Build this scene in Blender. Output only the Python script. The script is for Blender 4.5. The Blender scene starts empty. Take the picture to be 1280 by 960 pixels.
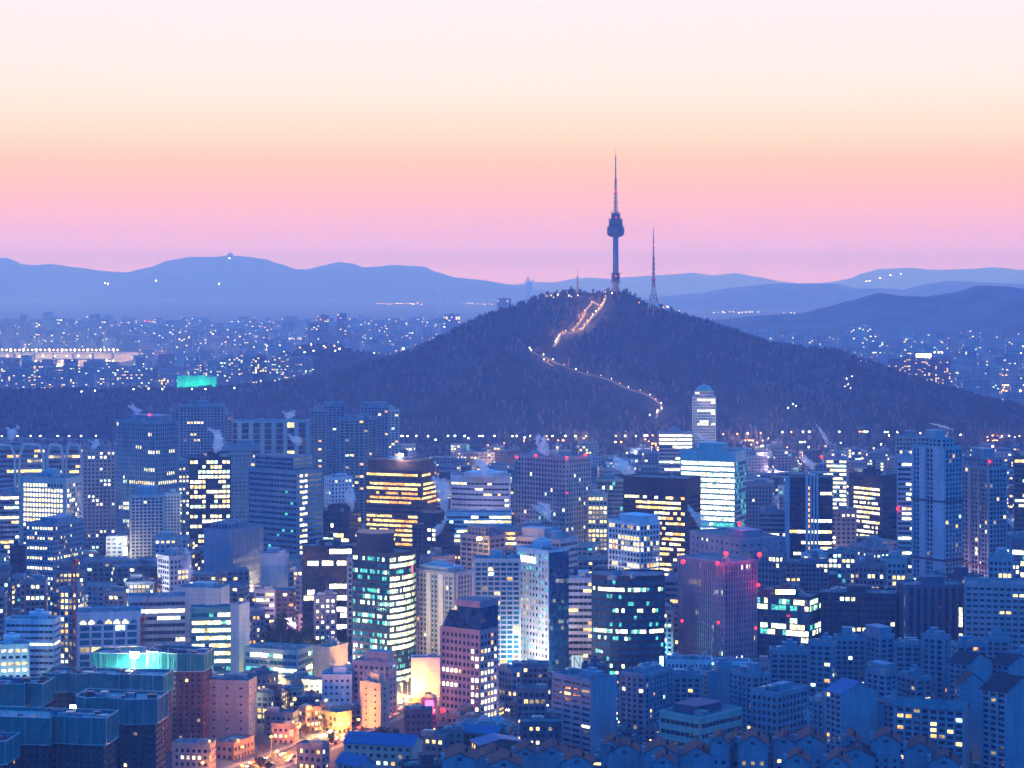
import bpy, math, random
import numpy as np
from math import radians, sin, cos, atan2, atan, pi, sqrt, hypot
random.seed(7)
R = random
S = bpy.context.scene
COL = S.collection

# ---------------------------------------------------------------- camera, world, exposure
FPX, HOR, CZ = 2809.0, 345.0, 250.0          # focal length in photo pixels, horizon row, camera height
cd = bpy.data.cameras.new("camera"); cam = bpy.data.objects.new("camera", cd); COL.objects.link(cam)
cam.location = (0, 0, CZ); cam.rotation_euler = (pi/2, 0, 0)
cd.sensor_width = 36; cd.lens = 36*FPX/1280; cd.shift_y = -(480-HOR)/1280
cd.clip_start = 1; cd.clip_end = 60000
S.camera = cam
vs = S.view_settings
vs.view_transform = 'Standard'; vs.look = 'None'; vs.gamma = 1; vs.exposure = 0.95; vs.use_curve_mapping = False
S.render.engine = 'CYCLES'
cy = S.cycles
cy.use_denoising = True; cy.max_bounces = 4; cy.diffuse_bounces = 2; cy.glossy_bounces = 2
cy.transmission_bounces = 0; cy.volume_bounces = 2; cy.transparent_max_bounces = 16
cy.sample_clamp_indirect = 2.0; cy.sample_clamp_direct = 0; cy.use_light_tree = True
cy.caustics_reflective = False; cy.caustics_refractive = False
try: cy.denoising_input_passes = 'RGB_ALBEDO_NORMAL'; cy.denoising_prefilter = 'ACCURATE'
except Exception: pass

def lin(r, g, b):
    f = lambda c: (c/255/12.92) if c/255 <= .04045 else ((c/255+.055)/1.055)**2.4
    return (f(r), f(g), f(b))
W = bpy.data.worlds.new("World"); S.world = W; W.use_nodes = True
nt = W.node_tree; N = nt.nodes; L = nt.links
bg = N['Background']
tc = N.new('ShaderNodeTexCoord'); sx = N.new('ShaderNodeSeparateXYZ'); L.new(tc.outputs['Generated'], sx.inputs[0])
def ramp(stops, interp='LINEAR'):
    r = N.new('ShaderNodeValToRGB'); cr = r.color_ramp; cr.interpolation = interp
    while len(cr.elements) > 1: cr.elements.remove(cr.elements[0])
    cr.elements[0].position = stops[0][0]; cr.elements[0].color = (*stops[0][1], 1)
    for p, c in stops[1:]:
        e = cr.elements.new(p); e.color = (*c, 1)
    return r
def el(py): return (HOR-py)/sqrt(FPX*FPX+(HOR-py)**2)
mr = N.new('ShaderNodeMapRange'); mr.inputs['From Min'].default_value = 0; mr.inputs['From Max'].default_value = .5
L.new(sx.outputs['Z'], mr.inputs['Value'])
K = .52
sc3 = lambda c, k=K: (c[0]*k*1.02, c[1]*k*.97, c[2]*k*.86)
dawn = ramp([(0, (.85,.55,.20)), (el(325)*2, (.68,.42,.12)), (el(290)*2, (.60,.31,.06)), (el(250)*2, (.62,.31,.03)),
             (el(205)*2, (.62,.35,.045)), (el(165)*2, (.62,.44,.20)), (el(110)*2, (.61,.49,.38)), (el(0)*2, (.57,.49,.49)),
             (.34, (2.1,1.3,.65)), (.55, (.6,.65,.85)), (.75, (.03,.28,.78)), (1.0, (.006,.19,.70))])  # includes an unseen warm band above the frame, added to light the haze
L.new(mr.outputs[0], dawn.inputs[0])
mr2 = N.new('ShaderNodeMapRange'); mr2.inputs['From Min'].default_value = -.05; mr2.inputs['From Max'].default_value = .9
L.new(sx.outputs['Z'], mr2.inputs['Value'])
dusk = ramp([(0, (.02,.18,.56)), (.3, (.002,.205,.84)), (1.0, (.002,.19,.86))])
L.new(mr2.outputs[0], dusk.inputs[0])
my = N.new('ShaderNodeMapRange'); my.interpolation_type = 'SMOOTHSTEP'
my.inputs['From Min'].default_value = .15; my.inputs['From Max'].default_value = .93
L.new(sx.outputs['Y'], my.inputs['Value'])
mx = N.new('ShaderNodeMix'); mx.data_type = 'RGBA'
L.new(my.outputs[0], mx.inputs['Factor']); L.new(dusk.outputs[0], mx.inputs['A']); L.new(dawn.outputs[0], mx.inputs['B'])
# a faint, very broad unevenness of the high cloud veil
ns = N.new('ShaderNodeTexNoise'); ns.inputs['Scale'].default_value = 2.2; ns.inputs['Detail'].default_value = 4
mp = N.new('ShaderNodeMapping'); mp.inputs['Scale'].default_value = (1, 1, 9)
L.new(tc.outputs['Generated'], mp.inputs[0]); L.new(mp.outputs[0], ns.inputs['Vector'])
mn = N.new('ShaderNodeMapRange'); mn.inputs['To Min'].default_value = .965; mn.inputs['To Max'].default_value = 1.035
L.new(ns.outputs[0], mn.inputs['Value'])
vm = N.new('ShaderNodeVectorMath'); vm.operation = 'SCALE'
L.new(mx.outputs['Result'], vm.inputs[0]); L.new(mn.outputs[0], vm.inputs['Scale'])
L.new(vm.outputs[0], bg.inputs['Color']); bg.inputs['Strength'].default_value = 1.0
try: W.cycles.sampling_method = 'MANUAL'; W.cycles.sample_map_resolution = 512
except Exception: pass
HAZE_DENSITY = 1.25e-4; HAZE_COLOR = (.20, .38, 1.0); HAZE_G = .6

# ---------------------------------------------------------------- pixel helpers
def Yg(py): return CZ*FPX/(py-HOR)           # ground distance seen at a photo row
def gp(px, py):                               # ground point seen at a photo pixel
    Y = Yg(py); return ((px-640)/FPX*Y, Y)
def at(px, py, Y): return ((px-640)/FPX*Y, Y, CZ-(py-HOR)/FPX*Y)

# ---------------------------------------------------------------- materials
MC = {}
def newmat(name):
    m = bpy.data.materials.new(name); m.use_nodes = True
    return m, m.node_tree, m.node_tree.nodes['Principled BSDF']
def wallmat(name, c, rough=.75, var=.22, scale=.12, metal=0.0, spec=.3):
    key = (name, c)
    if key in MC: return MC[key]
    m, t, b = newmat(name)
    b.inputs['Roughness'].default_value = rough; b.inputs['Metallic'].default_value = metal
    b.inputs['Specular IOR Level'].default_value = spec
    g = t.nodes.new('ShaderNodeNewGeometry')
    mp = t.nodes.new('ShaderNodeMapping'); mp.inputs['Scale'].default_value = (1, 1, .35)
    n = t.nodes.new('ShaderNodeTexNoise'); n.inputs['Scale'].default_value = scale; n.inputs['Detail'].default_value = 7; n.inputs['Roughness'].default_value = .7
    r = t.nodes.new('ShaderNodeMapRange'); r.inputs['From Min'].default_value = .3; r.inputs['From Max'].default_value = .7
    r.inputs['To Min'].default_value = 1-var; r.inputs['To Max'].default_value = 1+var
    v = t.nodes.new('ShaderNodeVectorMath'); v.operation = 'SCALE'; v.inputs[0].default_value = c
    t.links.new(g.outputs['Position'], mp.inputs[0]); t.links.new(mp.outputs[0], n.inputs['Vector']); t.links.new(n.outputs[0], r.inputs['Value'])
    # rain streaks and a thin joint at every storey
    m2 = t.nodes.new('ShaderNodeMapping'); m2.inputs['Scale'].default_value = (1, 1, .05); n2 = t.nodes.new('ShaderNodeTexNoise'); n2.inputs['Scale'].default_value = .8; n2.inputs['Detail'].default_value = 5
    r2 = t.nodes.new('ShaderNodeMapRange'); r2.inputs['From Min'].default_value = .35; r2.inputs['From Max'].default_value = .65; r2.inputs['To Min'].default_value = .86; r2.inputs['To Max'].default_value = 1.07
    sp = t.nodes.new('ShaderNodeSeparateXYZ'); q1 = t.nodes.new('ShaderNodeMath'); q1.operation = 'PINGPONG'; q1.inputs[1].default_value = 1.75
    q2 = t.nodes.new('ShaderNodeMath'); q2.operation = 'GREATER_THAN'; q2.inputs[1].default_value = 1.66
    q3 = t.nodes.new('ShaderNodeMath'); q3.operation = 'MULTIPLY_ADD'; q3.inputs[1].default_value = -.32; q3.inputs[2].default_value = 1
    a1 = t.nodes.new('ShaderNodeMath'); a1.operation = 'MULTIPLY'; a2 = t.nodes.new('ShaderNodeMath'); a2.operation = 'MULTIPLY'
    t.links.new(g.outputs['Position'], m2.inputs[0]); t.links.new(m2.outputs[0], n2.inputs['Vector']); t.links.new(n2.outputs[0], r2.inputs['Value'])
    t.links.new(g.outputs['Position'], sp.inputs[0]); t.links.new(sp.outputs['Z'], q1.inputs[0]); t.links.new(q1.outputs[0], q2.inputs[0]); t.links.new(q2.outputs[0], q3.inputs[0])
    t.links.new(r.outputs[0], a1.inputs[0]); t.links.new(r2.outputs[0], a1.inputs[1]); t.links.new(a1.outputs[0], a2.inputs[0]); t.links.new(q3.outputs[0] if name == 'painted_wall' else r2.outputs[0], a2.inputs[1])
    t.links.new(a2.outputs[0], v.inputs['Scale']); t.links.new(v.outputs[0], b.inputs['Base Color'])
    MC[key] = m; return m
def glassmat(name, c, rough=.08, spec=.9):
    key = (name, c)
    if key in MC: return MC[key]
    m, t, b = newmat(name)
    b.inputs['Roughness'].default_value = rough; b.inputs['Specular IOR Level'].default_value = spec
    g = t.nodes.new('ShaderNodeNewGeometry'); n = t.nodes.new('ShaderNodeTexNoise'); n.inputs['Scale'].default_value = .35; n.inputs['Detail'].default_value = 3
    r = t.nodes.new('ShaderNodeMapRange'); r.inputs['From Min'].default_value = .3; r.inputs['From Max'].default_value = .7; r.inputs['To Min'].default_value = .35; r.inputs['To Max'].default_value = 1.9
    v = t.nodes.new('ShaderNodeVectorMath'); v.operation = 'SCALE'; v.inputs[0].default_value = c
    t.links.new(g.outputs['Position'], n.inputs['Vector']); t.links.new(n.outputs[0], r.inputs['Value']); t.links.new(r.outputs[0], v.inputs['Scale']); t.links.new(v.outputs[0], b.inputs['Base Color'])
    MC[key] = m; return m
def litmat(name, c, s, lo=.35, scale=.33, sample='NONE'):
    key = (name, c, s)
    if key in MC: return MC[key]
    m, t, b = newmat(name)
    b.inputs['Base Color'].default_value = (.03,.03,.03,1); b.inputs['Roughness'].default_value = .3
    b.inputs['Emission Color'].default_value = (*c, 1)
    if lo is None: b.inputs['Emission Strength'].default_value = s
    else:
        g = t.nodes.new('ShaderNodeNewGeometry'); mp = t.nodes.new('ShaderNodeMapping'); mp.inputs['Scale'].default_value = (1,1,1.6)
        n = t.nodes.new('ShaderNodeTexNoise'); n.inputs['Scale'].default_value = scale; n.inputs['Detail'].default_value = 4; n.inputs['Roughness'].default_value = .8
        r = t.nodes.new('ShaderNodeMapRange'); r.inputs['From Min'].default_value = .38; r.inputs['From Max'].default_value = .62
        r.inputs['To Min'].default_value = s*lo*.5; r.inputs['To Max'].default_value = s*2.1; r.clamp = True
        t.links.new(g.outputs['Position'], mp.inputs[0]); t.links.new(mp.outputs[0], n.inputs['Vector']); t.links.new(n.outputs[0], r.inputs['Value']); t.links.new(r.outputs[0], b.inputs['Emission Strength'])
    try: m.cycles.emission_sampling = sample
    except Exception: pass
    MC[key] = m; return m
GLASS = glassmat('dark_window_glass', (.012,.03,.06))
GLASST = glassmat('teal_curtain_glass', (.005,.10,.16), .06, 1.0)
GLASSB = glassmat('blue_curtain_glass', (.008,.05,.12), .06, 1.0)
LIT = {'w': litmat('warm_lit_window', (1,.68,.20), 1.25), 'p': litmat('pale_lit_window', (1,.88,.45), 1.4),
       'c': litmat('cool_lit_window', (.66,1,.68), 1.25), 'o': litmat('orange_lit_window', (1,.42,.07), .9),
       'd': litmat('dim_lit_window', (.75,.55,.22), .28), 't': litmat('teal_lit_window', (.10,.75,.68), .55),
       'W': litmat('bright_white_window', (1,.95,.75), 2.2)}
LORD = ['w','p','c','o','d','t','W']
PALS = {'warm': 'wwwwppod', 'mix': 'ppWwwccdt', 'cool': 'cccpWtt', 'teal': 'ttccpd', 'white': 'WWppc', 'home': 'wpdodwc', 'gold': 'wwwoow', 'pale': 'pppwcW'}
ROOFM = wallmat('roof_membrane', (.13,.16,.18), .85, .45, .25)
ROOFG = wallmat('green_waterproof_roof', (.05,.16,.13), .8, .4, .25)
METAL = wallmat('galvanised_metal', (.35,.37,.40), .45, .2, .6, .6)
DARKM = wallmat('dark_metal', (.06,.07,.08), .5, .2, .6, .3)
CONC = wallmat('concrete', (.36,.35,.34), .85, .25, .2)

# ---------------------------------------------------------------- mesh helpers
class MB:
    def __init__(s): s.v = []; s.f = []; s.m = []
    def quad(s, a, b, c, d, m=0):
        i = len(s.v); s.v += [a, b, c, d]; s.f.append((i, i+1, i+2, i+3)); s.m.append(m)
    def tri(s, a, b, c, m=0):
        i = len(s.v); s.v += [a, b, c]; s.f.append((i, i+1, i+2)); s.m.append(m)
    def ngon(s, pts, m=0):
        i = len(s.v); s.v += pts; s.f.append(tuple(range(i, i+len(pts)))); s.m.append(m)
    def hexa(s, p, m=0):      # 4 bottom, 4 top points, both anticlockwise from above
        i = len(s.v); s.v += p
        for q in ((3,2,1,0),(4,5,6,7),(0,1,5,4),(1,2,6,5),(2,3,7,6),(3,0,4,7)):
            s.f.append(tuple(i+k for k in q)); s.m.append(m)
    def box(s, x0, x1, y0, y1, z0, z1, m=0):
        s.hexa([(x0,y0,z0),(x1,y0,z0),(x1,y1,z0),(x0,y1,z0),(x0,y0,z1),(x1,y0,z1),(x1,y1,z1),(x0,y1,z1)], m)
    def obox(s, c, u, hx, hy, z0, z1, m=0):   # box with local x axis u, centre c
        n = (-u[1], u[0]); P = []
        for z in (z0, z1):
            for a, b in ((-1,-1),(1,-1),(1,1),(-1,1)):
                P.append((c[0]+a*hx*u[0]+b*hy*n[0], c[1]+a*hx*u[1]+b*hy*n[1], z))
        s.hexa(P, m)
    def prism(s, poly, z0, z1, m=0, mt=None, cap=True):
        n = len(poly); i = len(s.v)
        s.v += [(x,y,z0) for x,y in poly] + [(x,y,z1) for x,y in poly]
        for k in range(n):
            j = (k+1) % n; s.f.append((i+k, i+j, i+n+j, i+n+k)); s.m.append(m)
        if cap:
            s.f.append(tuple(i+n+k for k in range(n))); s.m.append(m if mt is None else mt)
    def bar(s, a, b, r, m=0, n=4, r2=None):
        a = np.array(a, float); b = np.array(b, float); d = b-a; l = np.linalg.norm(d)
        if l < 1e-6: return
        d /= l; u = np.cross(d, (0,0,1)) if abs(d[2]) < .95 else np.cross(d, (1,0,0)); u /= np.linalg.norm(u); w = np.cross(d, u)
        r2 = r if r2 is None else r2; i = len(s.v)
        for p, rr in ((a, r), (b, r2)):
            for k in range(n):
                t = 2*pi*(k+.5)/n; q = p + rr*(cos(t)*u + sin(t)*w); s.v.append(tuple(q))
        for k in range(n):
            j = (k+1) % n; s.f.append((i+k, i+j, i+n+j, i+n+k)); s.m.append(m)
        s.f.append(tuple(i+n+k for k in range(n))); s.m.append(m)
        s.f.append(tuple(i+k for k in reversed(range(n)))); s.m.append(m)
    def lathe(s, prof, n=24, c=(0,0), m=0):    # prof: (r, z) from bottom to top
        i = len(s.v)
        for r, z in prof:
            for k in range(n): s.v.append((c[0]+r*cos(2*pi*k/n), c[1]+r*sin(2*pi*k/n), z))
        for q in range(len(prof)-1):
            for k in range(n):
                j = (k+1) % n; s.f.append((i+q*n+k, i+q*n+j, i+(q+1)*n+j, i+(q+1)*n+k)); s.m.append(m)
        s.f.append(tuple(i+(len(prof)-1)*n+k for k in range(n))); s.m.append(m)
        s.f.append(tuple(i+k for k in reversed(range(n)))); s.m.append(m)
    def sphere(s, c, r, m=0, n=8, k=5, sz=1.0):
        i = len(s.v)
        for a in range(k+1):
            t = -pi/2+pi*a/k
            for b in range(n): s.v.append((c[0]+r*cos(t)*cos(2*pi*b/n), c[1]+r*cos(t)*sin(2*pi*b/n), c[2]+r*sz*sin(t)))
        for a in range(k):
            for b in range(n):
                j = (b+1) % n; s.f.append((i+a*n+b, i+a*n+j, i+(a+1)*n+j, i+(a+1)*n+b)); s.m.append(m)
    def mesh(s, name, mats):
        me = bpy.data.meshes.new(name); me.from_pydata(s.v, [], s.f)
        for q in mats: me.materials.append(q)
        if len(mats) > 1: me.polygons.foreach_set('material_index', s.m)
        me.update(); return me
    def build(s, name, mats, parent=None, loc=None, smooth=False):
        if not isinstance(mats, (list, tuple)): mats = [mats]
        me = s.mesh(name, mats)
        if smooth: me.polygons.foreach_set('use_smooth', [True]*len(me.polygons))
        o = bpy.data.objects.new(name, me); COL.objects.link(o)
        if parent: o.parent = parent
        if loc: o.location = loc
        return o
def tag(o, label=None, cat=None, group=None, kind=None):
    if label: o['label'] = label
    if cat: o['category'] = cat
    if group: o['group'] = group
    if kind: o['kind'] = kind
    return o
def thing(name, label, cat, loc=(0,0,0), rz=0, group=None):
    o = bpy.data.objects.new(name, None); COL.objects.link(o); o.empty_display_size = 1
    o.location = loc; o.rotation_euler = (0,0,rz); tag(o, label, cat, group); return o
def kids(o, reg={}): return o.children
def dup(root, loc, rz=0, label=None, group=None, scale=None):
    r = root.copy(); COL.objects.link(r); r.location = loc; r.rotation_euler = (0,0,rz)
    if label: r['label'] = label
    if group: r['group'] = group
    if scale: r.scale = scale
    for ch in list(root.children):
        if ch.get('noinherit'): continue
        c = ch.copy(); COL.objects.link(c); c.parent = r
        for g in list(ch.children):
            d = g.copy(); COL.objects.link(d); d.parent = c
    return r

# ---------------------------------------------------------------- facade machinery
def offs(poly, e):       # offset a ccw polygon outwards by e
    n = len(poly); out = []
    for i in range(n):
        p0, p1, p2 = poly[i-1], poly[i], poly[(i+1) % n]
        a = (p1[0]-p0[0], p1[1]-p0[1]); b = (p2[0]-p1[0], p2[1]-p1[1])
        la = hypot(*a) or 1; lb = hypot(*b) or 1
        na = (a[1]/la, -a[0]/la); nb = (b[1]/lb, -b[0]/lb)
        k = 1+na[0]*nb[0]+na[1]*nb[1]; k = max(k, .3)
        out.append((p1[0]+e*(na[0]+nb[0])/k, p1[1]+e*(na[1]+nb[1])/k))
    return out
STY = {  # fh storey height, bw bay width, wh window height share, ww window width share, vert: piers stand proud
 'ribbon': dict(fh=3.9, bw=3.0, wh=.52, ww=.95, pier=False),
 'grid':   dict(fh=3.8, bw=3.2, wh=.60, ww=.66, pier=True),
 'punch':  dict(fh=3.5, bw=3.6, wh=.50, ww=.50, pier=True),
 'curtain':dict(fh=3.9, bw=2.4, wh=.80, ww=.93, pier=True),
 'fins':   dict(fh=3.9, bw=2.6, wh=.70, ww=.60, pier=True, vert=.45),
 'apt':    dict(fh=2.9, bw=4.2, wh=.60, ww=.72, pier=True, vert=.25),
 'aptfin': dict(fh=2.9, bw=3.4, wh=.62, ww=.66, pier=True, vert=.5),
}
D = .45   # glass recess
def shell(root, poly, z0, z1, sty, wall, lit=.3, pal='mix', glass=None, blank=(), fmax=.45, rows=None, run=None,
          cap=1.2, zt=0, top_blank=0.0, base_blank=0.0, edges_only=None, name='wall', litfn=None, indiv=False, mtop=None):
    """outer wall with recessed glazing, one glazing band per storey; poly ccw in root coordinates"""
    st = dict(STY[sty])
    if sty in ('ribbon', 'curtain') and lit < .45: lit = min(.5, lit*1.6)
    if sty in ('grid', 'punch') and lit < .4: lit *= 1.4; run = run or .55
    if rows: st.update(rows)
    n = len(poly); wb = MB()
    core = offs(poly, -D); inn = core
    wb.prism(offs(poly, -D), z0, z1-.05, 0, 1)
    vis = []
    for i in range(n):
        a, b = poly[i], poly[(i+1) % n]; d = (b[0]-a[0], b[1]-a[1]); l = hypot(*d)
        if l < .3: continue
        nr = (d[1]/l, -d[0]/l)
        vis.append((i, l, (d[0]/l, d[1]/l), nr, nr[1] < fmax and i not in blank))
    H = z1-z0-cap-top_blank-base_blank
    nf = max(1, round(H/st['fh'])); fh = H/nf; zb = z0+base_blank
    sp = fh*(1-st['wh'])
    def wedge(k, e, za, zc, s0=None, s1=None, m=0):
        i, l, u, nr, _ = k; j = (i+1) % n
        P = offc[e]
        if s0 is None: o0, o1, q0, q1 = P[i], P[j], inn[i], inn[j]
        else:
            a = poly[i]
            o0 = (a[0]+u[0]*s0+nr[0]*e, a[1]+u[1]*s0+nr[1]*e); o1 = (a[0]+u[0]*s1+nr[0]*e, a[1]+u[1]*s1+nr[1]*e)
            q0 = (a[0]+u[0]*s0-nr[0]*D, a[1]+u[1]*s0-nr[1]*D); q1 = (a[0]+u[0]*s1-nr[0]*D, a[1]+u[1]*s1-nr[1]*D)
        ob = [(*o0,za),(*o1,za),(*q1,za),(*q0,za),(*o0,zc),(*o1,zc),(*q1,zc),(*q0,zc)]
        wb.quad(ob[0],ob[1],ob[5],ob[4],m); wb.quad(ob[4],ob[5],ob[6],ob[7],m); wb.quad(ob[3],ob[2],ob[1],ob[0],m)
        if s0 is not None: wb.quad(ob[3],ob[0],ob[4],ob[7],m); wb.quad(ob[1],ob[2],ob[6],ob[5],m)
    pe = st.get('vert', -.06) if st['pier'] else -.12
    offc = {e: offs(poly, e) for e in (0.0, -.02, pe, .12)}
    for k in vis:
        if not k[4]: wedge(k, -.02, z0, z1); continue
        wedge(k, 0.0, z1-cap-top_blank-sp*.5, z1-.02)
        wedge(k, 0.0, z0, zb+sp*.5)
        if sp > .15:
            for r in range(1, nf): wedge(k, 0.0, zb+r*fh-sp*.5, zb+r*fh+sp*.5)
    panes = [[] for _ in range(nf)]
    storeyp = []
    for r in range(nf):
        q = R.random(); storeyp.append(min(lit*1.25, .97) if lit >= .45 and q < .85 else lit*(2.4 if q < .3 else (1.0 if q < .6 else .25)))
    for k in vis:
        if not k[4]: continue
        i, l, u, nr, _ = k
        pa, pb, pc = poly[i-1], poly[i], poly[(i+1) % n]
        def sharp(p, q, r):
            a1 = atan2(q[1]-p[1], q[0]-p[0]); a2 = atan2(r[1]-q[1], r[0]-q[0]); dd = (a2-a1+pi) % (2*pi)-pi; return abs(dd) > .5
        m0 = st.get('mar', .9) if sharp(pa, pb, pc) else .12
        m1 = st.get('mar', .9) if sharp(pb, pc, poly[(i+2) % n]) else .12
        if l < m0+m1+.6: continue
        nb = max(1, round((l-m0-m1)/st['bw'])); bw = (l-m0-m1)/nb; pw = bw*(1-st['ww'])
        ce = pe
        if m0 > .3: wedge(k, ce, z0, z1-.03, 0 if ce < 0 else -ce*.0, m0)
        if m1 > .3: wedge(k, ce, z0, z1-.03, l-m1, l if ce < 0 else l)
        if pw > .05:
            for b in range(1, nb) if m0 > .3 else range(0, nb):
                s = m0+b*bw; wedge(k, pe, z0+.01, z1-.04-cap*.2, s-pw/2, s+pw/2)
        a = poly[i]; e = -D+.06
        for r in range(nf):
            za = zb+r*fh+sp*.5-.02; zc = zb+(r+1)*fh-sp*.5+.02
            on = False; kind = None
            pr = storeyp[r]
            for b in range(nb):
                if litfn: lk = litfn(k, r, nf, b, nb)
                else:
                    if run is None: hit = R.random() < lit
                    else:
                        if on: on = R.random() < (run if pr < .9 else .97)
                        else: on = R.random() < min(.95, pr*(1-run)/max(.05, 1-min(.94, pr)))
                        hit = on
                    if hit:
                        if kind is None or R.random() < .35 or run is None: kind = R.choice(PALS[pal])
                        lk = kind
                    else: lk = None; kind = None if not on else kind
                s0 = m0+b*bw+pw*.5; s1 = m0+(b+1)*bw-pw*.5
                panes[r].append(((a[0]+u[0]*s0+nr[0]*e, a[1]+u[1]*s0+nr[1]*e), (a[0]+u[0]*s1+nr[0]*e, a[1]+u[1]*s1+nr[1]*e), za, zc, lk))
    glass = glass or GLASS
    w = wb.build(name, [wall, mtop or ROOFM], root)
    mats = [glass]+[LIT[q] for q in LORD]
    cnt = 0
    rest = MB()
    for r in range(nf-1, -1, -1):
        mb = MB()
        for (p, q, za, zc, lk) in panes[r]:
            t = mb
            if indiv:
                cnt += 1
                if cnt <= 96: t = MB()
                else: t = rest
            mi = 0 if lk is None else 1+LORD.index(lk)
            t.quad((*p,za),(*q,za),(*q,zc),(*p,zc), mi)
            if indiv and cnt <= 96:
                # drop unused slots: one material each
                t.m = [0]; t.build('window', [mats[mi]], root)
        if mb.f:
            used = sorted(set(mb.m)); mb.m = [used.index(x) for x in mb.m]
            mb.build('glazing_band', [mats[x] for x in used], root)
    if rest.f:
        used = sorted(set(rest.m)); rest.m = [used.index(x) for x in rest.m]
        tag(rest.build('glazing', [mats[x] for x in used], root), kind='stuff')
    return w
def roofkit(root, poly, z, wall, n=2, big=True, tank=True, rnd=R, u=None):
    xs = [p[0] for p in poly]; ys = [p[1] for p in poly]
    a, b = poly[0], poly[1]; l = hypot(b[0]-a[0], b[1]-a[1]); u = u or ((b[0]-a[0])/l, (b[1]-a[1])/l)
    cx, cyy = sum(xs)/len(xs), sum(ys)/len(ys)
    v = (-u[1], u[0]); ex = max(abs((x-cx)*u[0]+(y-cyy)*u[1]) for x, y in poly); ey = max(abs((x-cx)*v[0]+(y-cyy)*v[1]) for x, y in poly)
    def put(fx, fy): return (cx+u[0]*fx*ex+v[0]*fy*ey, cyy+u[1]*fx*ex+v[1]*fy*ey)
    pr = MB(); ins = offs(poly, -.25); pz = z-.04
    # parapet coping
    o2, i2 = offs(poly, .08), offs(poly, -.5)
    for i in range(len(poly)):
        j = (i+1) % len(poly)
        pr.quad((*o2[i],z+.9),(*o2[j],z+.9),(*i2[j],z+.9),(*i2[i],z+.9)); pr.quad((*o2[i],z-.015),(*o2[j],z-.015),(*o2[j],z+.9),(*o2[i],z+.9)); pr.quad((*i2[j],z-.05),(*i2[i],z-.05),(*i2[i],z+.9),(*i2[j],z+.9))
    pr.build('parapet', wall, root)
    if big:
        m = MB(); c = put(R.uniform(-.3,.3), R.uniform(-.15,.3)); h = R.uniform(3, 5.5)
        m.obox(c, u, ex*R.uniform(.25,.45), ey*R.uniform(.3,.5), z-.06, z+h); (m.obox(c, u, ex*.15, ey*.2, z+h-.01, z+h+1.6) if R.random() < .35 else None)
        m.build('machine_room', wall, root)
    for q in range(n):
        m = MB(); c = put(R.uniform(-.75,.75), R.uniform(-.7,.2)); s = R.uniform(1.0,2.2)
        m.obox(c, u, s*1.4, s, z-.06, z+s*1.1); m.obox(c, u, s*1.1, s*.7, z+s*1.1-.01, z+s*1.1+.35, 0)
        m.build('cooling_unit', METAL, root)
    if tank:
        c = put(R.uniform(-.7,.7), R.uniform(-.6,.4)); m = MB(); r = R.uniform(1.1,1.8)
        m.lathe([(r,z-.06),(r,z+2.6),(r*.6,z+3.2),(.1,z+3.4)], 12, c); m.build('water_tank', METAL, root)
    if R.random() < .5:
        c = put(R.uniform(-.5,.5), R.uniform(-.3,.5)); m = MB(); h = R.uniform(5,10)
        m.bar((*c,z), (*c,z+h), .18, r2=.07); m.bar((c[0]-1,c[1],z+h*.7),(c[0]+1,c[1],z+h*.7), .07); m.build('antenna', METAL, root)
def vband(root, lp, i, f0, f1, z0, z1, mat, proud=.5, name='wall_band'):
    a, b = np.array(lp[i]), np.array(lp[(i+1) % len(lp)]); u = (b-a)/np.linalg.norm(b-a); n = np.array([u[1], -u[0]]); l = np.linalg.norm(b-a)
    q = MB(); c = a+u*l*(f0+f1)/2+n*(proud/2-.2); q.obox(c, tuple(u), l*(f1-f0)/2, proud/2+.2, z0, z1); return q.build(name, wc(mat), root)
FOOT = []      # world footprints for the infill
def boxpoly(xl, xc, xr, base, top, d=None, yaw=None, Y=None):
    Y = Y or Yg(base)
    tl, tr = (xl-640)/FPX, (xr-640)/FPX
    if xc is None:
        t = (tl+tr)/2; w = (xr-xl)/FPX*Y*sqrt(1+t*t)/ (1+t*t) ; w = (xr-xl)/FPX*Y/sqrt(1+t*t)
        d = d or max(10, min(24, .6*w)); n = sqrt(1+t*t); u = (1/n, -t/n); v = (t/n, 1/n); c = (t*Y, Y)
        return [(c[0]-u[0]*w/2, c[1]-u[1]*w/2), (c[0]+u[0]*w/2, c[1]+u[1]*w/2), (c[0]+u[0]*w/2+v[0]*d, c[1]+u[1]*w/2+v[1]*d), (c[0]-u[0]*w/2+v[0]*d, c[1]-u[1]*w/2+v[1]*d)]
    tcx = (xc-640)/FPX; Lp, Rp = xc-xl, xr-xc
    a = yaw if yaw is not None else math.degrees(atan(Rp/(.6*Lp) if Lp > Rp else .6*Rp/Lp))
    # yaw is measured from the line of sight through the corner
    a = radians(max(14, min(76, a))); a = a+atan(tcx)
    ca, sa = cos(a), sin(a); C = (tcx*Y, Y)
    w1 = (C[0]-tl*Y)/(ca+tl*sa); w2 = (tr*Y-C[0])/(sa-tr*ca)
    A = (C[0]-w1*ca, C[1]+w1*sa); B2 = (C[0]+w2*sa, C[1]+w2*ca); E = (A[0]+B2[0]-C[0], A[1]+B2[1]-C[1])
    return [A, C, B2, E]       # edge 0: left face, edge 1: right face
def Hof(top, Y): return CZ-(top-HOR)/FPX*Y
REG = []
WALL = {}
def wc(c):      # wall paint in the given colour, unscaled
    return wallmat('painted_wall', tuple(round(v*1.0, 4) for v in c)) if isinstance(c, tuple) else c
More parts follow.
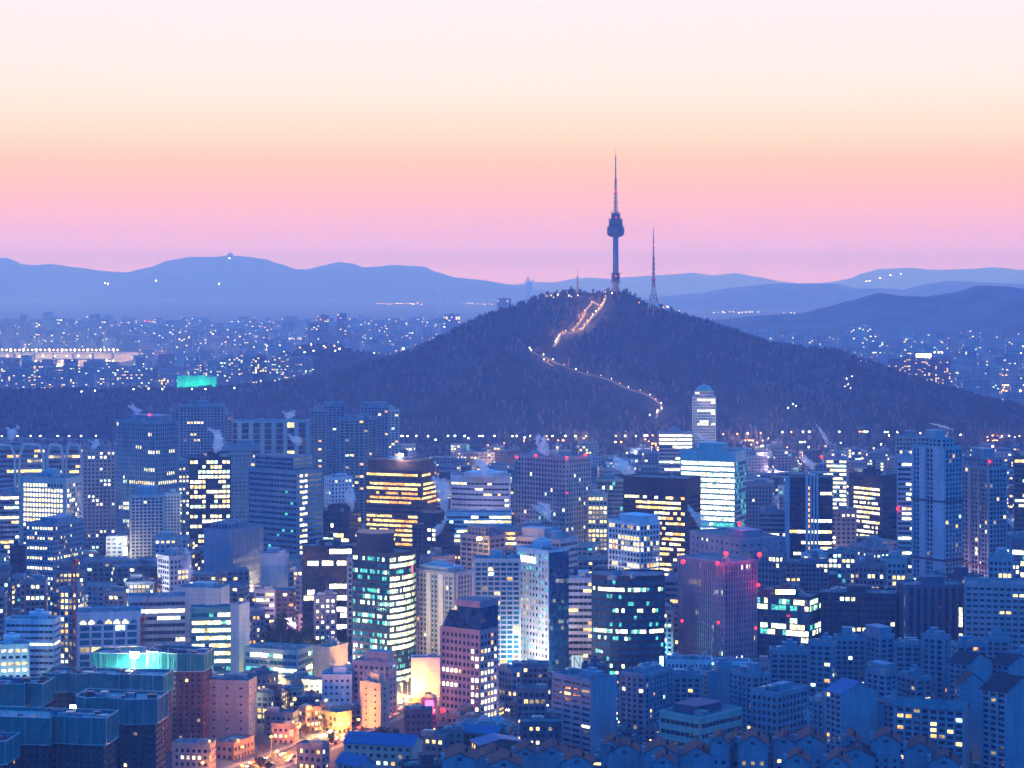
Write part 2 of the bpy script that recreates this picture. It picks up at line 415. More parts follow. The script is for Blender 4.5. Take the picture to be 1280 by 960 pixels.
def sub(poly, fx0, fx1, fy0, fy1):   # rectangle inside a 4-corner footprint, in shares of edge 0 (x) and depth (y)
    A, B_, C_, D_ = poly
    f = lambda x, y: (A[0]+(B_[0]-A[0])*x+(D_[0]-A[0])*y, A[1]+(B_[1]-A[1])*x+(D_[1]-A[1])*y)
    return [f(fx0,fy0), f(fx1,fy0), f(fx1,fy1), f(fx0,fy1)]
def bld(label, xl, xc, xr, top, base, wall, sty='grid', lit=.2, pal='mix', run=None, glass=None, cat='building', name='office_building',
        blank=(), d=None, yaw=None, crown=(), kit=(2,True,True), poly=None, group=None, **kw):
    Y = Yg(base); P = poly or boxpoly(xl, xc, xr, base, top, d, yaw)
    H = Hof(top, min(p[1] for p in P)) 
    FOOT.append(P)
    cx = sum(p[0] for p in P)/len(P); cyy = sum(p[1] for p in P)/len(P)
    root = thing(name, label, cat, (cx, cyy, 0), 0, group)
    lp = [(x-cx, y-cyy) for x, y in P]
    m = wc(wall)
    shell(root, lp, -1, H, sty, m, lit, pal, glass, blank, run=run, **kw)
    roofkit(root, lp, H, m, *kit)
    for cr in crown:   # (fx0,fx1,fy0,fy1, top px, style, lit, wall)
        sp_ = sub(lp, *cr[:4]); h2 = Hof(cr[4], Y)
        if cr[5] is None:
            q = MB(); q.prism(sp_, H-.03, h2, 0, 1); q.prism(offs(sp_, .25), h2-.8, h2+.35); q.build('roof_crown', [wc(cr[7] if len(cr) > 7 else wall), ROOFM], root)
        else: shell(root, sp_, H-.03, h2, cr[5], wc(cr[7] if len(cr) > 7 else wall), cr[6], pal, glass, name='upper_wall', cap=.8)
    return root, lp, H

# ---------------------------------------------------------------- ground, hills, mountains
def interp(tab, x):
    if x <= tab[0][0]: return tab[0][1]
    for (a, b), (c, d) in zip(tab, tab[1:]):
        if x <= c:
            t = (x-a)/(c-a); t = t*t*(3-2*t)*.5+t*.5; return b+(d-b)*t
    return tab[-1][1]
gm, t, b = newmat('city_ground'); b.inputs['Roughness'].default_value = .9
g = t.nodes.new('ShaderNodeNewGeometry'); v = t.nodes.new('ShaderNodeTexVoronoi'); v.inputs['Scale'].default_value = .035
cr = t.nodes.new('ShaderNodeValToRGB'); cr.color_ramp.elements[0].color = (.03,.035,.04,1); cr.color_ramp.elements[1].color = (.10,.10,.11,1)
t.links.new(g.outputs['Position'], v.inputs['Vector']); t.links.new(v.outputs['Color'], cr.inputs[0]); t.links.new(cr.outputs[0], b.inputs['Base Color'])
q = MB()
q.quad((-12000,-40,0),(12000,-40,0),(12000,43000,0),(-12000,43000,0))
tag(q.build('ground', gm), kind='structure')

_rs = np.random.RandomState(3)
_lat = _rs.rand(64, 64)
def vnoise(x, y):
    x = np.asarray(x, float); y = np.asarray(y, float)
    xi = np.floor(x).astype(int); yi = np.floor(y).astype(int); fx = x-xi; fy = y-yi
    fx = fx*fx*(3-2*fx); fy = fy*fy*(3-2*fy)
    g = lambda a, b_: _lat[a % 64, b_ % 64]
    return (g(xi,yi)*(1-fx)+g(xi+1,yi)*fx)*(1-fy)+(g(xi,yi+1)*(1-fx)+g(xi+1,yi+1)*fx)*fy
def fbm(x, y, o=5):
    s = 0; a = .5
    for k in range(o): s = s+a*(vnoise(x*2**k+k*7.3, y*2**k+k*3.1)-.5); a *= .5
    return s
def grid_mesh(name, X, Y, Z, mat, kind='structure'):
    ny, nx = X.shape; me = bpy.data.meshes.new(name)
    co = np.stack([X, Y, Z], -1).reshape(-1, 3).astype(np.float32)
    idx = np.arange(nx*ny).reshape(ny, nx)
    f = np.stack([idx[:-1,:-1], idx[:-1,1:], idx[1:,1:], idx[1:,:-1]], -1).reshape(-1, 4)
    me.vertices.add(len(co)); me.vertices.foreach_set('co', co.ravel())
    me.loops.add(f.size); me.loops.foreach_set('vertex_index', f.ravel().astype(np.int32))
    me.polygons.add(len(f)); me.polygons.foreach_set('loop_start', np.arange(0, f.size, 4, dtype=np.int32))
    me.polygons.foreach_set('use_smooth', np.ones(len(f), bool))
    me.materials.append(mat); me.update(calc_edges=True); me.validate()
    o = bpy.data.objects.new(name, me); COL.objects.link(o); tag(o, kind=kind); return o
def forestmat(name, a, b_, scale):
    m, t, b = newmat(name); b.inputs['Roughness'].default_value = 1; b.inputs['Specular IOR Level'].default_value = .1
    g = t.nodes.new('ShaderNodeNewGeometry'); n = t.nodes.new('ShaderNodeTexNoise'); n.inputs['Scale'].default_value = scale; n.inputs['Detail'].default_value = 8; n.inputs['Roughness'].default_value = .75
    cr = t.nodes.new('ShaderNodeValToRGB'); cr.color_ramp.elements[0].position = .38; cr.color_ramp.elements[0].color = (*a,1); cr.color_ramp.elements[1].position = .62; cr.color_ramp.elements[1].color = (*b_,1)
    t.links.new(g.outputs['Position'], n.inputs['Vector']); t.links.new(n.outputs[0], cr.inputs[0]); t.links.new(cr.outputs[0], b.inputs['Base Color']); return m
FORM = forestmat('bare_forest_slope', (.008,.018,.028), (.03,.028,.04), .012)
def ridge(name, prof, Y0, thick, mat, x0, x1, nx=420, rough=.05, ny=40, seedo=0, low=0):
    px = np.linspace(x0, x1, nx); tx = (px-640)/FPX
    zr = np.array([CZ-(interp(prof, p)-HOR)/FPX*Y0 for p in px])
    s = np.linspace(-1, 1, ny)
    P, Sg = np.meshgrid(tx, s); Zr = np.tile(zr, (ny, 1))
    crest = Y0 + thick*.18*(vnoise(P*25+seedo, P*0+2)-.5)*0
    Yw = crest + Sg*thick
    X = P*Y0; 
    f = 1-np.abs(Sg)**1.15
    n = fbm(X/(thick*.42)+seedo, Yw/(thick*.42)+seedo, 6)
    spur = 1+n*1.9*(np.abs(Sg)**.6)*(1-np.abs(Sg))**.3
    fine = fbm(X/(thick*.05)+seedo, Yw/(thick*.05), 3)*Zr*rough*.5
    Z = (Zr*f*spur+fine*np.minimum(1, np.abs(Sg)*3+.25))
    Z = np.minimum(Z, Zr*np.where(Sg < 0, 1-.12*np.abs(Sg), 1))+fine*.3
    Z = Z*np.where(np.abs(Sg) > .999, 0, 1)-2*(np.abs(Sg) > .97)
    return grid_mesh(name, X, Yw, Z, mat)
MT = forestmat('far_wooded_mountain', (.012,.016,.02), (.11,.09,.09), .0035)
# distances chosen so each range fades as in the photograph
ridge('mountain_range', [(-60,335),(0,322),(20,330),(45,332),(60,330),(90,334),(130,339),(160,341),(190,334),(215,325),(240,321),(270,321),(288,319),(310,321),(330,324),(350,330),(370,336),(385,336),(400,332),(425,327),(440,329),(455,334),(475,333),(490,331),(530,333),(545,340),(570,347),(600,349),(640,355),(680,362),(720,372),(800,390),(860,402)], 27000, 2800, MT, -120, 860, rough=.04)
ridge('mountain_range', [(430,380),(560,366),(640,356),(665,352),(690,353),(720,348),(740,347),(765,349),(790,346),(820,344),(850,342),(865,340),(890,344),(920,341),(945,346),(980,352),(1010,355),(1040,352),(1060,348),(1080,340),(1100,335),(1130,334),(1160,337),(1180,337),(1210,336),(1240,334),(1270,337),(1400,345)], 38000, 3400, MT, 430, 1400, seedo=11, rough=.03)
ridge('mountain_range', [(760,382),(800,375),(830,370),(870,366),(930,357),(980,353),(1040,353),(1070,360),(1100,360),(1130,362),(1160,355),(1190,351),(1230,353),(1280,355),(1400,360)], 19000, 1800, MT, 760, 1400, seedo=23, rough=.04)
ridge('mountain_range', [(820,408),(850,405),(900,398),(950,394),(1000,391),(1030,384),(1060,376),(1100,366),(1130,370),(1160,371),(1200,366),(1230,357),(1260,358),(1290,364),(1400,372)], 8800, 850, MT, 820, 1400, seedo=37, rough=.05)
ridge('far_hill', [(340,447),(365,440),(385,432),(405,430),(425,433),(445,440),(480,444),(540,446),(600,452),(640,462)], 4700, 260, FORM, 340, 640, nx=160, ny=24, seedo=5)

# the wooded hill under the tower
HP = [(-120,493),(0,492),(60,490),(150,491),(220,491),(300,487),(340,483),(400,473),(450,460),(480,450),(510,441),(540,429),(570,413),(600,399),(630,387),(655,380),(680,371),(700,366),(730,365),(755,365),(770,362),(790,367),(810,379),(830,386),(860,397),(890,408),(920,418),(960,431),(1000,437),(1050,441),(1080,453),(1110,464),(1150,479),(1190,488),(1230,501),(1280,513),(1400,530)]
YR = 3900.0
def hill_arr(X, Y):
    X = np.asarray(X, float); Y = np.asarray(Y, float)
    px = 640+X/YR*FPX
    zr = CZ-(np.interp(px, [p[0] for p in HP], [p[1] for p in HP])-HOR)/FPX*YR
    foot = 3330+60*(vnoise(X/260, X*0+1)-.5)+np.clip((X+350)/-500, 0, 1)*210
    back = 4600
    t = np.where(Y < YR, (Y-foot)/(YR-foot), (back-Y)/(back-YR)); t = np.clip(t, 0, 1)
    s = np.where(Y < YR, t**.92*(1-.10*(1-t)), t**1.1)
    n = fbm(X/190+4, Y/260+9, 5)
    z = zr*s*(1+n*.95*np.sqrt(np.clip(1-s, 0, 1)))
    lim = zr*(1-.03*np.clip((YR-Y)/60, 0, 1.5))
    z = np.where(Y < YR, np.minimum(z, lim-(YR-Y)*.06), np.minimum(z, zr))
    return np.where(t <= 0, -1.5, z)
def hill_h(x, y): return float(hill_arr(x, y))
gx = np.linspace(-1150, 1120, 455); gy = np.linspace(3300, 4600, 220)
XX, YY = np.meshgrid(gx, gy)
grid_mesh('hill', XX, YY, hill_arr(XX, YY), FORM)
def hill_hit(px, py):
    ys = np.arange(3300, 4000, 2.5); xs = (px-640)/FPX*ys; zs = CZ-(py-HOR)/FPX*ys
    h = hill_arr(xs, ys); k = np.nonzero(h >= zs)[0]
    i = k[0] if len(k) else int(np.argmin(zs-h)); return (xs[i], ys[i], max(h[i], 0))
# bare winter woodland: upright sprays of twigs, gaps between them
def forest(name, pts, hmin, hmax, mat, per=11, spread=.34, seed=1, evergreen=.18):
    rs = np.random.RandomState(seed); n = len(pts); P = np.repeat(np.asarray(pts, float), per, 0); m = len(P)
    h = np.repeat(rs.uniform(hmin, hmax, n), per)*rs.uniform(.55, 1.05, m)
    a = rs.uniform(0, 2*pi, m); sp = spread*h*rs.uniform(.1, 1, m)
    base = P+np.stack([np.cos(a)*sp*.25, np.sin(a)*sp*.25, h*rs.uniform(-.05, .35, m)], -1)
    tip = P+np.stack([np.cos(a)*sp, np.sin(a)*sp, h], -1)
    w = h*rs.uniform(.035, .11, m); b2 = rs.uniform(0, pi, m); off = np.stack([np.cos(b2)*w, np.sin(b2)*w*.4, w*0], -1)
    mid = (base*.4+tip*.6)
    V = np.stack([base, mid+off, tip, mid-off], 1).reshape(-1, 3).astype(np.float32)
    F = np.arange(m*4, dtype=np.int32)
    me = bpy.data.meshes.new(name); me.vertices.add(len(V)); me.vertices.foreach_set('co', V.ravel())
    me.loops.add(len(F)); me.loops.foreach_set('vertex_index', F)
    me.polygons.add(m); me.polygons.foreach_set('loop_start', np.arange(0, m*4, 4, dtype=np.int32))
    me.materials.append(mat); me.update(calc_edges=True)
    o = bpy.data.objects.new(name, me); COL.objects.link(o); tag(o, kind='stuff'); return o
FTM = forestmat('bare_winter_trees', (.004,.012,.018), (.085,.055,.085), .03)
rs = np.random.RandomState(11)
n = 26000; x = rs.uniform(-1150, 1100, n); y = 3290+rs.rand(n)**1.0*720
PATHS = [[(757,372),(752,385),(745,392),(738,400),(732,408),(727,414),(718,416),(708,417),(700,420),(697,426),(692,434)],
         [(752,384),(741,378),(732,389),(729,397),(724,406),(714,413)],
         [(662,440),(676,446),(690,452),(705,459),(720,465),(734,469),(748,472),(762,476),(772,481),(783,487),(800,491),(812,496),(820,502),(826,507),(828,513),(822,518),(820,524)],
         [(678,452),(684,455),(692,458)]]
pathw = [[hill_hit(*p) for p in q] for q in PATHS]
def segd(x, y, a, b):
    dx, dy = b[0]-a[0], b[1]-a[1]; L2 = dx*dx+dy*dy+1e-6; t = np.clip(((x-a[0])*dx+(y-a[1])*dy)/L2, 0, 1); return np.hypot(x-a[0]-t*dx, y-a[1]-t*dy)
keep = np.ones(n, bool)
for q in pathw:
    for a, b in zip(q, q[1:]): keep &= segd(x, y, a, (b[0], b[1])) > 6
for q in pathw:
    for a, b in zip(q, q[1:]):   # trees just downhill of the lit path would hide it
        keep &= segd(x, y, (a[0], a[1]-16), (b[0], b[1]-16)) > 12
x, y = x[keep], y[keep]; z = hill_arr(x, y); k = z > -1; x, y, z = x[k], y[k], z[k]
forest('hill_woodland', np.stack([x, y, z-1], -1), 6, 13, FTM)
n = 7000; x = rs.uniform(-1150, 1100, n); y = 3290+rs.rand(n)*700; k = vnoise(x/45+3, y/60+8)+.35*rs.rand(n) > .72
x, y = x[k], y[k]; z = hill_arr(x, y); k = z > -1
forest('pale_bare_trees', np.stack([x, y, z-1], -1)[k], 9, 16, wallmat('pale_bare_bark', (.13,.085,.12), .9), per=9, spread=.22, seed=31)
# summit tree line, seen against the sky
n = 1500; x = rs.uniform(-1100, 1100, n); y = YR+rs.uniform(-22, 10, n); z = hill_arr(x, y)
k = np.abs(x-(769-640)/FPX*YR) > 8; forest('ridge_woodland', np.stack([x, y, z-1], -1)[k], 5, 12, FTM, per=26, spread=.4, seed=5)
n = 2600; px = rs.uniform(345, 640, n); y = 4700+rs.uniform(-200, 20, n); x = (px-640)/FPX*4700
zr = np.array([CZ-(interp([(340,447),(365,440),(385,432),(405,430),(425,433),(445,440),(480,444),(540,446),(600,452),(640,462)], p)-HOR)/FPX*4700 for p in px]); z = zr*(1-(np.abs(y-4700)/260)**1.15)
forest('far_hill_woodland', np.stack([x, y, z-2], -1), 5, 11, FTM, per=8, seed=8)
# low wooded belt at the foot of the hill
n = 11000; x = rs.uniform(-900, 900, n); y = 2900+rs.rand(n)*470; z = x*0
forest('foot_woodland', np.stack([x, y, z], -1), 5, 11, FTM, per=8, seed=9)

# ---------------------------------------------------------------- small repeated things
def emis(name, c, s): return litmat(name, c, s, None, sample='FRONT_BACK' )
LAMPW = litmat('white_lamp_glow', (1,.90,.66), 20, None, sample='AUTO'); LAMPO = litmat('orange_lamp_glow', (1,.36,.05), 9, None, sample='AUTO')
LAMPC = litmat('cool_lamp_glow', (.75,.95,1), 26, None, sample='AUTO'); LAMPR = litmat('red_beacon_glow', (1,.006,.004), 9, None, sample='AUTO')
LAMPG = litmat('green_lamp_glow', (.1,1,.55), 18, None, sample='AUTO')
def lamp_proto(mat, kind, h, r):
    t = thing('street_lamp', 'x', 'street lamp')
    q = MB(); q.bar((0,0,0), (0,0,h), .14, n=6, r2=.08); q.bar((0,0,h-.1), (0,-1.2,h+.3), .07, n=5); q.build('pole', METAL, t)
    q = MB(); q.sphere((0,-1.3,h+.1), r, n=8, k=5, sz=.7); q.build('lamp_head', mat, t)
    return t
PROT = {}
NLAMP = 0
LREQ = []
def lamp(kind, loc, label, group, h=8, r=.55):
    global NLAMP; NLAMP += 1
    LREQ.append((kind, tuple(float(v) for v in loc), label, group, h, r))
def lamp_now(kind, loc, label, group, h=8, r=.55):
    key = (kind, h, r)
    if key not in PROT:
        PROT[key] = lamp_proto({'w':LAMPW,'o':LAMPO,'c':LAMPC,'g':LAMPG}[kind], kind, h, r); t = PROT[key]; t.location = loc
        tag(t, label, group=group); return t
    return dup(PROT[key], loc, R.uniform(-1,1), label, group)
def point(name, loc, col, power, r=1.0):
    l = bpy.data.lights.new(name, 'POINT'); l.color = col; l.energy = power; l.shadow_soft_size = r
    o = bpy.data.objects.new(name, l); COL.objects.link(o); o.location = loc; return o
def beacon(px, py, Y, label, r=.9, power=0, mast=3.0):
    r *= 1.2
    x, y, z = at(px, py, Y)
    t = thing('aviation_light', label, 'beacon', (x, y, z-mast), 0, 'red aviation warning lights on roofs')
    q = MB(); q.bar((0,0,-.3),(0,0,mast-r*.6), .22, n=6); q.build('bracket', METAL, t)
    q = MB(); q.sphere((0,0,mast), r); q.build('lens', LAMPR, t)
    if power:
        l = bpy.data.lights.new('beacon_glow', 'POINT'); l.color = (1,.01,.025); l.energy = power*.035; l.shadow_soft_size = r
        o = bpy.data.objects.new('beacon_glow', l); COL.objects.link(o); o.parent = t; o.location = (0,-r*2.2,mast)
    return t
# ---------------------------------------------------------------- lit paths on the hill
PAVE = wallmat('pale_stone_path', (.20,.17,.14), .9, .2, .3)
for qi, q in enumerate(pathw):
    m = MB(); pts = []
    for a, b in zip(q, q[1:]):
        for k in range(6): x, y = a[0]+(b[0]-a[0])*k/6, a[1]+(b[1]-a[1])*k/6; pts.append((x, y, hill_h(x, y)))
    pts.append((q[-1][0], q[-1][1], hill_h(q[-1][0], q[-1][1])))
    for (a, b) in zip(pts, pts[1:]):
        d = np.array([b[0]-a[0], b[1]-a[1]]); l = np.linalg.norm(d)+1e-6; nn = np.array([-d[1], d[0]])/l*(1.5 if qi else 2.2)
        za, zb_ = a[2]+1.2, b[2]+1.2
        m.hexa([(a[0]-nn[0],a[1]-nn[1],za-3),(b[0]-nn[0],b[1]-nn[1],zb_-3),(b[0]+nn[0],b[1]+nn[1],zb_-3),(a[0]+nn[0],a[1]+nn[1],za-3),
                (a[0]-nn[0],a[1]-nn[1],za),(b[0]-nn[0],b[1]-nn[1],zb_),(b[0]+nn[0],b[1]+nn[1],zb_),(a[0]+nn[0],a[1]+nn[1],za)])
    tag(m.build('hill_path', PAVE), kind='structure')
    st = .5 if qi == 0 else 1
    for a, b in zip(q, q[1:]):
        dd = hypot(b[0]-a[0], b[1]-a[1]); k = max(1, int(dd/(10 if qi == 0 else 22 if qi == 1 else 19)))
        for j in range(k):
            s = (j+.3*R.random())/k; x, y = a[0]+(b[0]-a[0])*s+R.uniform(-1,1), a[1]+(b[1]-a[1])*s-2
            kd = 'o' if R.random() < (.72 if qi < 2 else .45) else 'w'
            lamp(kd, (x, y, hill_h(x, y)), 'lamp beside the lit path climbing the wooded hill to the tower', 'lamps along the lit hill paths', 5, .5)
    for a, b in zip(q, q[1:]):
        point('path_glow', ((a[0]+b[0])/2, (a[1]+b[1])/2-3, (a[2]+b[2])/2+9), (1,.55,.22), 9000 if qi < 2 else 2500, 1.5)
for px, py, kd in [(662,440,'w'),(757,370,'o'),(765,371,'w'),(799,383,'o'),(812,384,'o'),(833,389,'o'),(835,385,'w'),(849,385,'w'),(684,375,'o'),(689,374,'w'),(692,376,'o'),(697,373,'w'),(711,374,'w'),(714,375,'o'),(722,374,'w'),(829,389,'o'),
                   (1059,446,'w'),(1060,485,'w'),(1056,488,'w'),(1063,490,'w'),(1058,478,'w'),(1065,475,'w'),(1020,446,'o'),(1076,456,'w'),(1073,449,'o'),(991,510,'w'),(995,512,'w'),(985,515,'w'),(822,518,'w'),(812,524,'w')]:
    x, y, z = hill_hit(px, py); lamp(kd, (x, y, z+1), 'lone lamp shining among the trees of the dark hill', 'scattered lamps on the wooded hill', 5, .6)
# foot-of-hill and left-side white lamps, a dotted row
pts = [(2,520),(21,521),(38,521),(51,521),(73,521),(87,523),(102,523),(120,524),(119,497),(102,498),(167,495),(203,495),(240,495),(257,495),(293,494),(186,494),
       (504,532),(510,539),(501,548),(521,549),(561,552),(568,552),(580,552),(599,552),(603,558),(586,561),(619,551),(640,553),(662,551),(655,560),(684,551),(690,558),(706,552),(720,553),(732,558),(769,548),(770,566),(782,557),(795,545),(805,546),(816,548),(808,545),(645,554),(535,558),(545,563),
       (905,532),(922,534),(935,540),(950,535),(1049,552),(1078,546),(1081,549),(1083,556),(1106,552),(1110,556),(1111,559),(1122,536),(1150,536),(1092,574),(1101,569),(1003,551),(1075,545),(1011,554),(1170,538),(1200,537),(1240,540),(1262,532),(1275,545),(990,540),(977,542)]
for px, py in pts:
    Y = 3900*1.0 if py < 500 and px < 300 else min(3330, Yg(py-2)); 
    if px < 300 and py < 500: x, y, z = hill_hit(px, py+1)
    else: y = Y; x = (px-640)/FPX*Y; z = max(0, hill_h(x, y))
    kd = R.choice('wwcw') if px < 620 else R.choice('wwow')
    lamp(kd, (x, y, z), 'lamp shining white along the dark foot of the wooded hill', 'lamps along the foot of the hill', 13, .95)

# ---------------------------------------------------------------- the broadcasting tower and masts
def hx(px, Y=YR): return (px-640)/FPX*Y
def hz(py, Y=YR): return CZ-(py-HOR)/FPX*Y
PX = YR/FPX
TC = wallmat('tower_concrete', (.20,.17,.20), .8, .12, .1); TG = glassmat('tower_pod_glass', (.02,.03,.05)); TW = wallmat('tower_cladding', (.035,.04,.055), .5, .15, .2)
RED = wallmat('red_painted_steel', (.42,.05,.04), .5, .15, .3); WHT = wallmat('white_painted_steel', (.45,.42,.42), .5, .15, .3)
tz0 = hill_h(hx(769.6), YR)-1
tw = thing('observation_tower', 'tall concrete observation tower with wide round pod and red mast on the hilltop', 'tower', (hx(769.6), YR, tz0))
Z = lambda py: hz(py)-tz0
q = MB(); q.lathe([(5.6*PX/1.39,-2),(5.2,Z(352)),(5.0,Z(330)),(4.7,Z(297)+1)], 32); q.build('shaft', TC, tw, smooth=True)
q = MB()
for py, r in ((341.5,9.4),(346.5,8.8),(352.5,9.2)): q.lathe([(r*.85,Z(py)-1.0),(r,Z(py)-.5),(r,Z(py)),(r,Z(py)+.25)], 28)
for k in range(12):
    a = 2*pi*k/12; q.bar((7*cos(a),7*sin(a),Z(353)),(7*cos(a),7*sin(a),Z(341)),.3)
q.lathe([(6.4,Z(351)),(6.4,Z(342))], 24)
q.build('lower_gallery', TW, tw)
pod = MB(); prof = [(5.2,296.8),(9.5,295.6),(13.2,294.8),(14.6,292.5),(15.4,290),(15.4,285.5),(14.9,284.2),(13.2,283.2),(12.2,282.4),(12.2,275.5),(11.4,274.4),(8.2,273.6),(8.0,267.4),(7.0,266.6),(2.5,266.2)]
pod.lathe([(r*.98,Z(py)) for r, py in prof], 40); p_ = pod.build('pod', TW, tw)
for py0, py1, r in ((289.6,286.2,15.25),(281.6,279.6,12.15),(278.4,276.4,12.15),(272.6,269.4,8.05)):
    g_ = MB(); g_.lathe([(r-.1,Z(py0)),(r+.1,Z(py0)),(r+.1,Z(py1)),(r-.1,Z(py1))], 40); g_.build('window_ring', TG, p_)
q = MB()
for py, r in ((283.6,15.6),(274.6,12.6),(266.6,8.6),(293.8,14.6)):
    for k in range(24):
        a = 2*pi*k/24; b_ = 2*pi*(k+1)/24; z_ = Z(py)
        q.bar((r*cos(a),r*sin(a),z_),(r*cos(a),r*sin(a),z_+2.0),.14); q.bar((r*cos(a),r*sin(a),z_+1.9),(r*cos(b_),r*sin(b_),z_+1.9),.12)
    for k in range(6):
        a = R.uniform(0,6.28); q.bar((r*.93*cos(a),r*.93*sin(a),z_),(r*.93*cos(a),r*.93*sin(a),z_+4.2),.5)
q.build('railing', TW, p_)
def lattice(q, z0, z1, r0, r1, legs=4, n=8, w=.35, mA=0, mB_=1, rot=0.0, cx=0, cyy=0):
    for s in range(n):
        a, b_ = s/n, (s+1)/n; za, zb_ = z0+(z1-z0)*a, z0+(z1-z0)*b_; ra, rb = r0+(r1-r0)*a, r0+(r1-r0)*b_; mm = mA if s % 2 == 0 else mB_
        for k in range(legs):
            t0, t1 = 2*pi*k/legs+rot, 2*pi*(k+1)/legs+rot
            q.bar((cx+ra*cos(t0),cyy+ra*sin(t0),za),(cx+rb*cos(t0),cyy+rb*sin(t0),zb_), w, mm)
            q.bar((cx+ra*cos(t0),cyy+ra*sin(t0),za),(cx+rb*cos(t1),cyy+rb*sin(t1),zb_), w*.55, mm)
            q.bar((cx+rb*cos(t0),cyy+rb*sin(t0),zb_),(cx+rb*cos(t1),cyy+rb*sin(t1),zb_), w*.55, mm)
mast = MB()
lattice(mast, Z(266.4), Z(253), 3.4, 2.6, n=5, w=.42); lattice(mast, Z(253), Z(241), 2.6, 2.2, n=5, w=.4); lattice(mast, Z(241), Z(224), 1.9, 1.5, n=6, w=.38)
mast.bar((0,0,Z(266)),(0,0,Z(224)), .9, 0, 8); mast.bar((0,0,Z(224)),(0,0,Z(205)), 1.05, 0, 8, .9); mast.bar((0,0,Z(205)),(0,0,Z(194.5)), .9, 1, 8, .8); mast.bar((0,0,Z(194.5)),(0,0,Z(184.5)), .3, 0, 6, .12)
for py, r in ((253,4.2),(257,3.6),(262,4.4),(241.5,3.4),(246,3.4),(232,2.6),(224,2.9),(213,1.6),(203,1.5),(198,1.5)):
    mast.lathe([(r*.9,Z(py)-.5),(r*.9,Z(py)+.4)], 12, m=(0 if py % 2 else 1))
    for k in range(4):
        a = pi/2*k+.4; mast.bar((r*.9*cos(a),r*.9*sin(a),Z(py)-2.2),(r*.9*cos(a),r*.9*sin(a),Z(py)+1.8), .3, 1)
mast.build('antenna_mast', [RED, WHT], tw)
for k, py in enumerate((240,272,345)):
    q = MB(); q.sphere((0,-(2.6,8.7,10)[k],Z(py)), .6); q.build('beacon', LAMPR, tw)
# three-legged steel mast on the right shoulder
x, y, z = hx(816), YR-20, hill_h(hx(816), YR-20)
t = thing('lattice_mast', 'red and white steel lattice mast with splayed legs right of the tower', 'mast', (x, y, z-1))
Zm = lambda py: CZ-(py-HOR)/FPX*y-z+1
q = MB(); zb_ = 0; n_ = 5
for k in range(4):
    a = pi/4+k*pi/2; P_ = []
    for s in range(n_+1):
        f = s/n_; r = 16*(1-f)**1.6+2.4; P_.append((r*cos(a), r*sin(a), zb_+(Zm(350)-zb_)*f))
    for s in range(n_): q.bar(P_[s], P_[s+1], .85, s % 2)
for s in range(n_):
    f0, f1 = s/n_, (s+1)/n_; r0, r1 = 16*(1-f0)**1.6+2.4, 16*(1-f1)**1.6+2.4
    for k in range(4):
        a, b_ = pi/4+k*pi/2, pi/4+(k+1)*pi/2
        q.bar((r1*cos(a),r1*sin(a),Zm(350)*f1),(r1*cos(b_),r1*sin(b_),Zm(350)*f1), .45, s % 2)
        q.bar((r0*cos(a),r0*sin(a),Zm(350)*f0),(r1*cos(b_),r1*sin(b_),Zm(350)*f1), .42, s % 2); q.bar((r0*cos(b_),r0*sin(b_),Zm(350)*f0),(r1*cos(a),r1*sin(a),Zm(350)*f1), .42, s % 2)
q.bar((0,0,0),(0,0,Zm(350)), .8, 1, 6); q.build('splayed_base', [RED, WHT], t)
q = MB(); q.lathe([(3.4,Zm(350.5)),(4.2,Zm(349.8)),(4.2,Zm(349))], 16); q.build('platform', RED, t)
q = MB(); lattice(q, Zm(350), Zm(322), 2.2, 1.6, n=9, w=.5); q.bar((0,0,Zm(350)),(0,0,Zm(322)), 1.1, 0, 6); q.bar((0,0,Zm(322)),(0,0,Zm(296)), 1.3, 0, 8, .9); q.bar((0,0,Zm(296)),(0,0,Zm(282)), .8, 1, 6, .4)
for py in (336,333,328,324,310,304,296,290): q.lathe([(1.7 if py > 300 else 1.2,Zm(py)-.5),(1.7 if py > 300 else 1.2,Zm(py)+.5)], 10, m=py % 2)
q.build('upper_mast', [RED, WHT], t)
for py in (349,306):
    q = MB(); q.sphere((0,-2.2,Zm(py)), .6); q.build('beacon', LAMPR, t)
x, y = hx(722), YR-5; z = hill_h(x, y); t = thing('lattice_mast', 'short slim mast with cluster of dishes on the left summit of the hill', 'mast', (x, y, z-1))
Zm = lambda py: CZ-(py-HOR)/FPX*y-z+1
q = MB(); lattice(q, 0, Zm(346), 2.4, 1.3, n=6, w=.3); q.bar((0,0,0),(0,0,Zm(344)), .6, 0, 6); q.bar((0,0,Zm(346)),(0,0,Zm(331)), .35, 1, 6, .15)
q.lathe([(1.7,Zm(352)),(1.7,Zm(346))], 10, m=1); q.build('mast', [RED, WHT], t)
q = MB(); q.sphere((0,-.5,Zm(331)), .55); q.build('beacon', LAMPR, t)
x, y = (288-640)/FPX*27000, 26980; z = CZ-(319.5-HOR)/FPX*27000
t = thing('lattice_mast', 'tiny distant mast on the highest crest of the left mountain range', 'mast', (x, y, z-8))
q = MB(); q.lathe([(38,0),(34,28),(15,37)], 12); q.bar((0,0,24),(0,0,80), 7, r2=3); q.build('mast', TW, t)

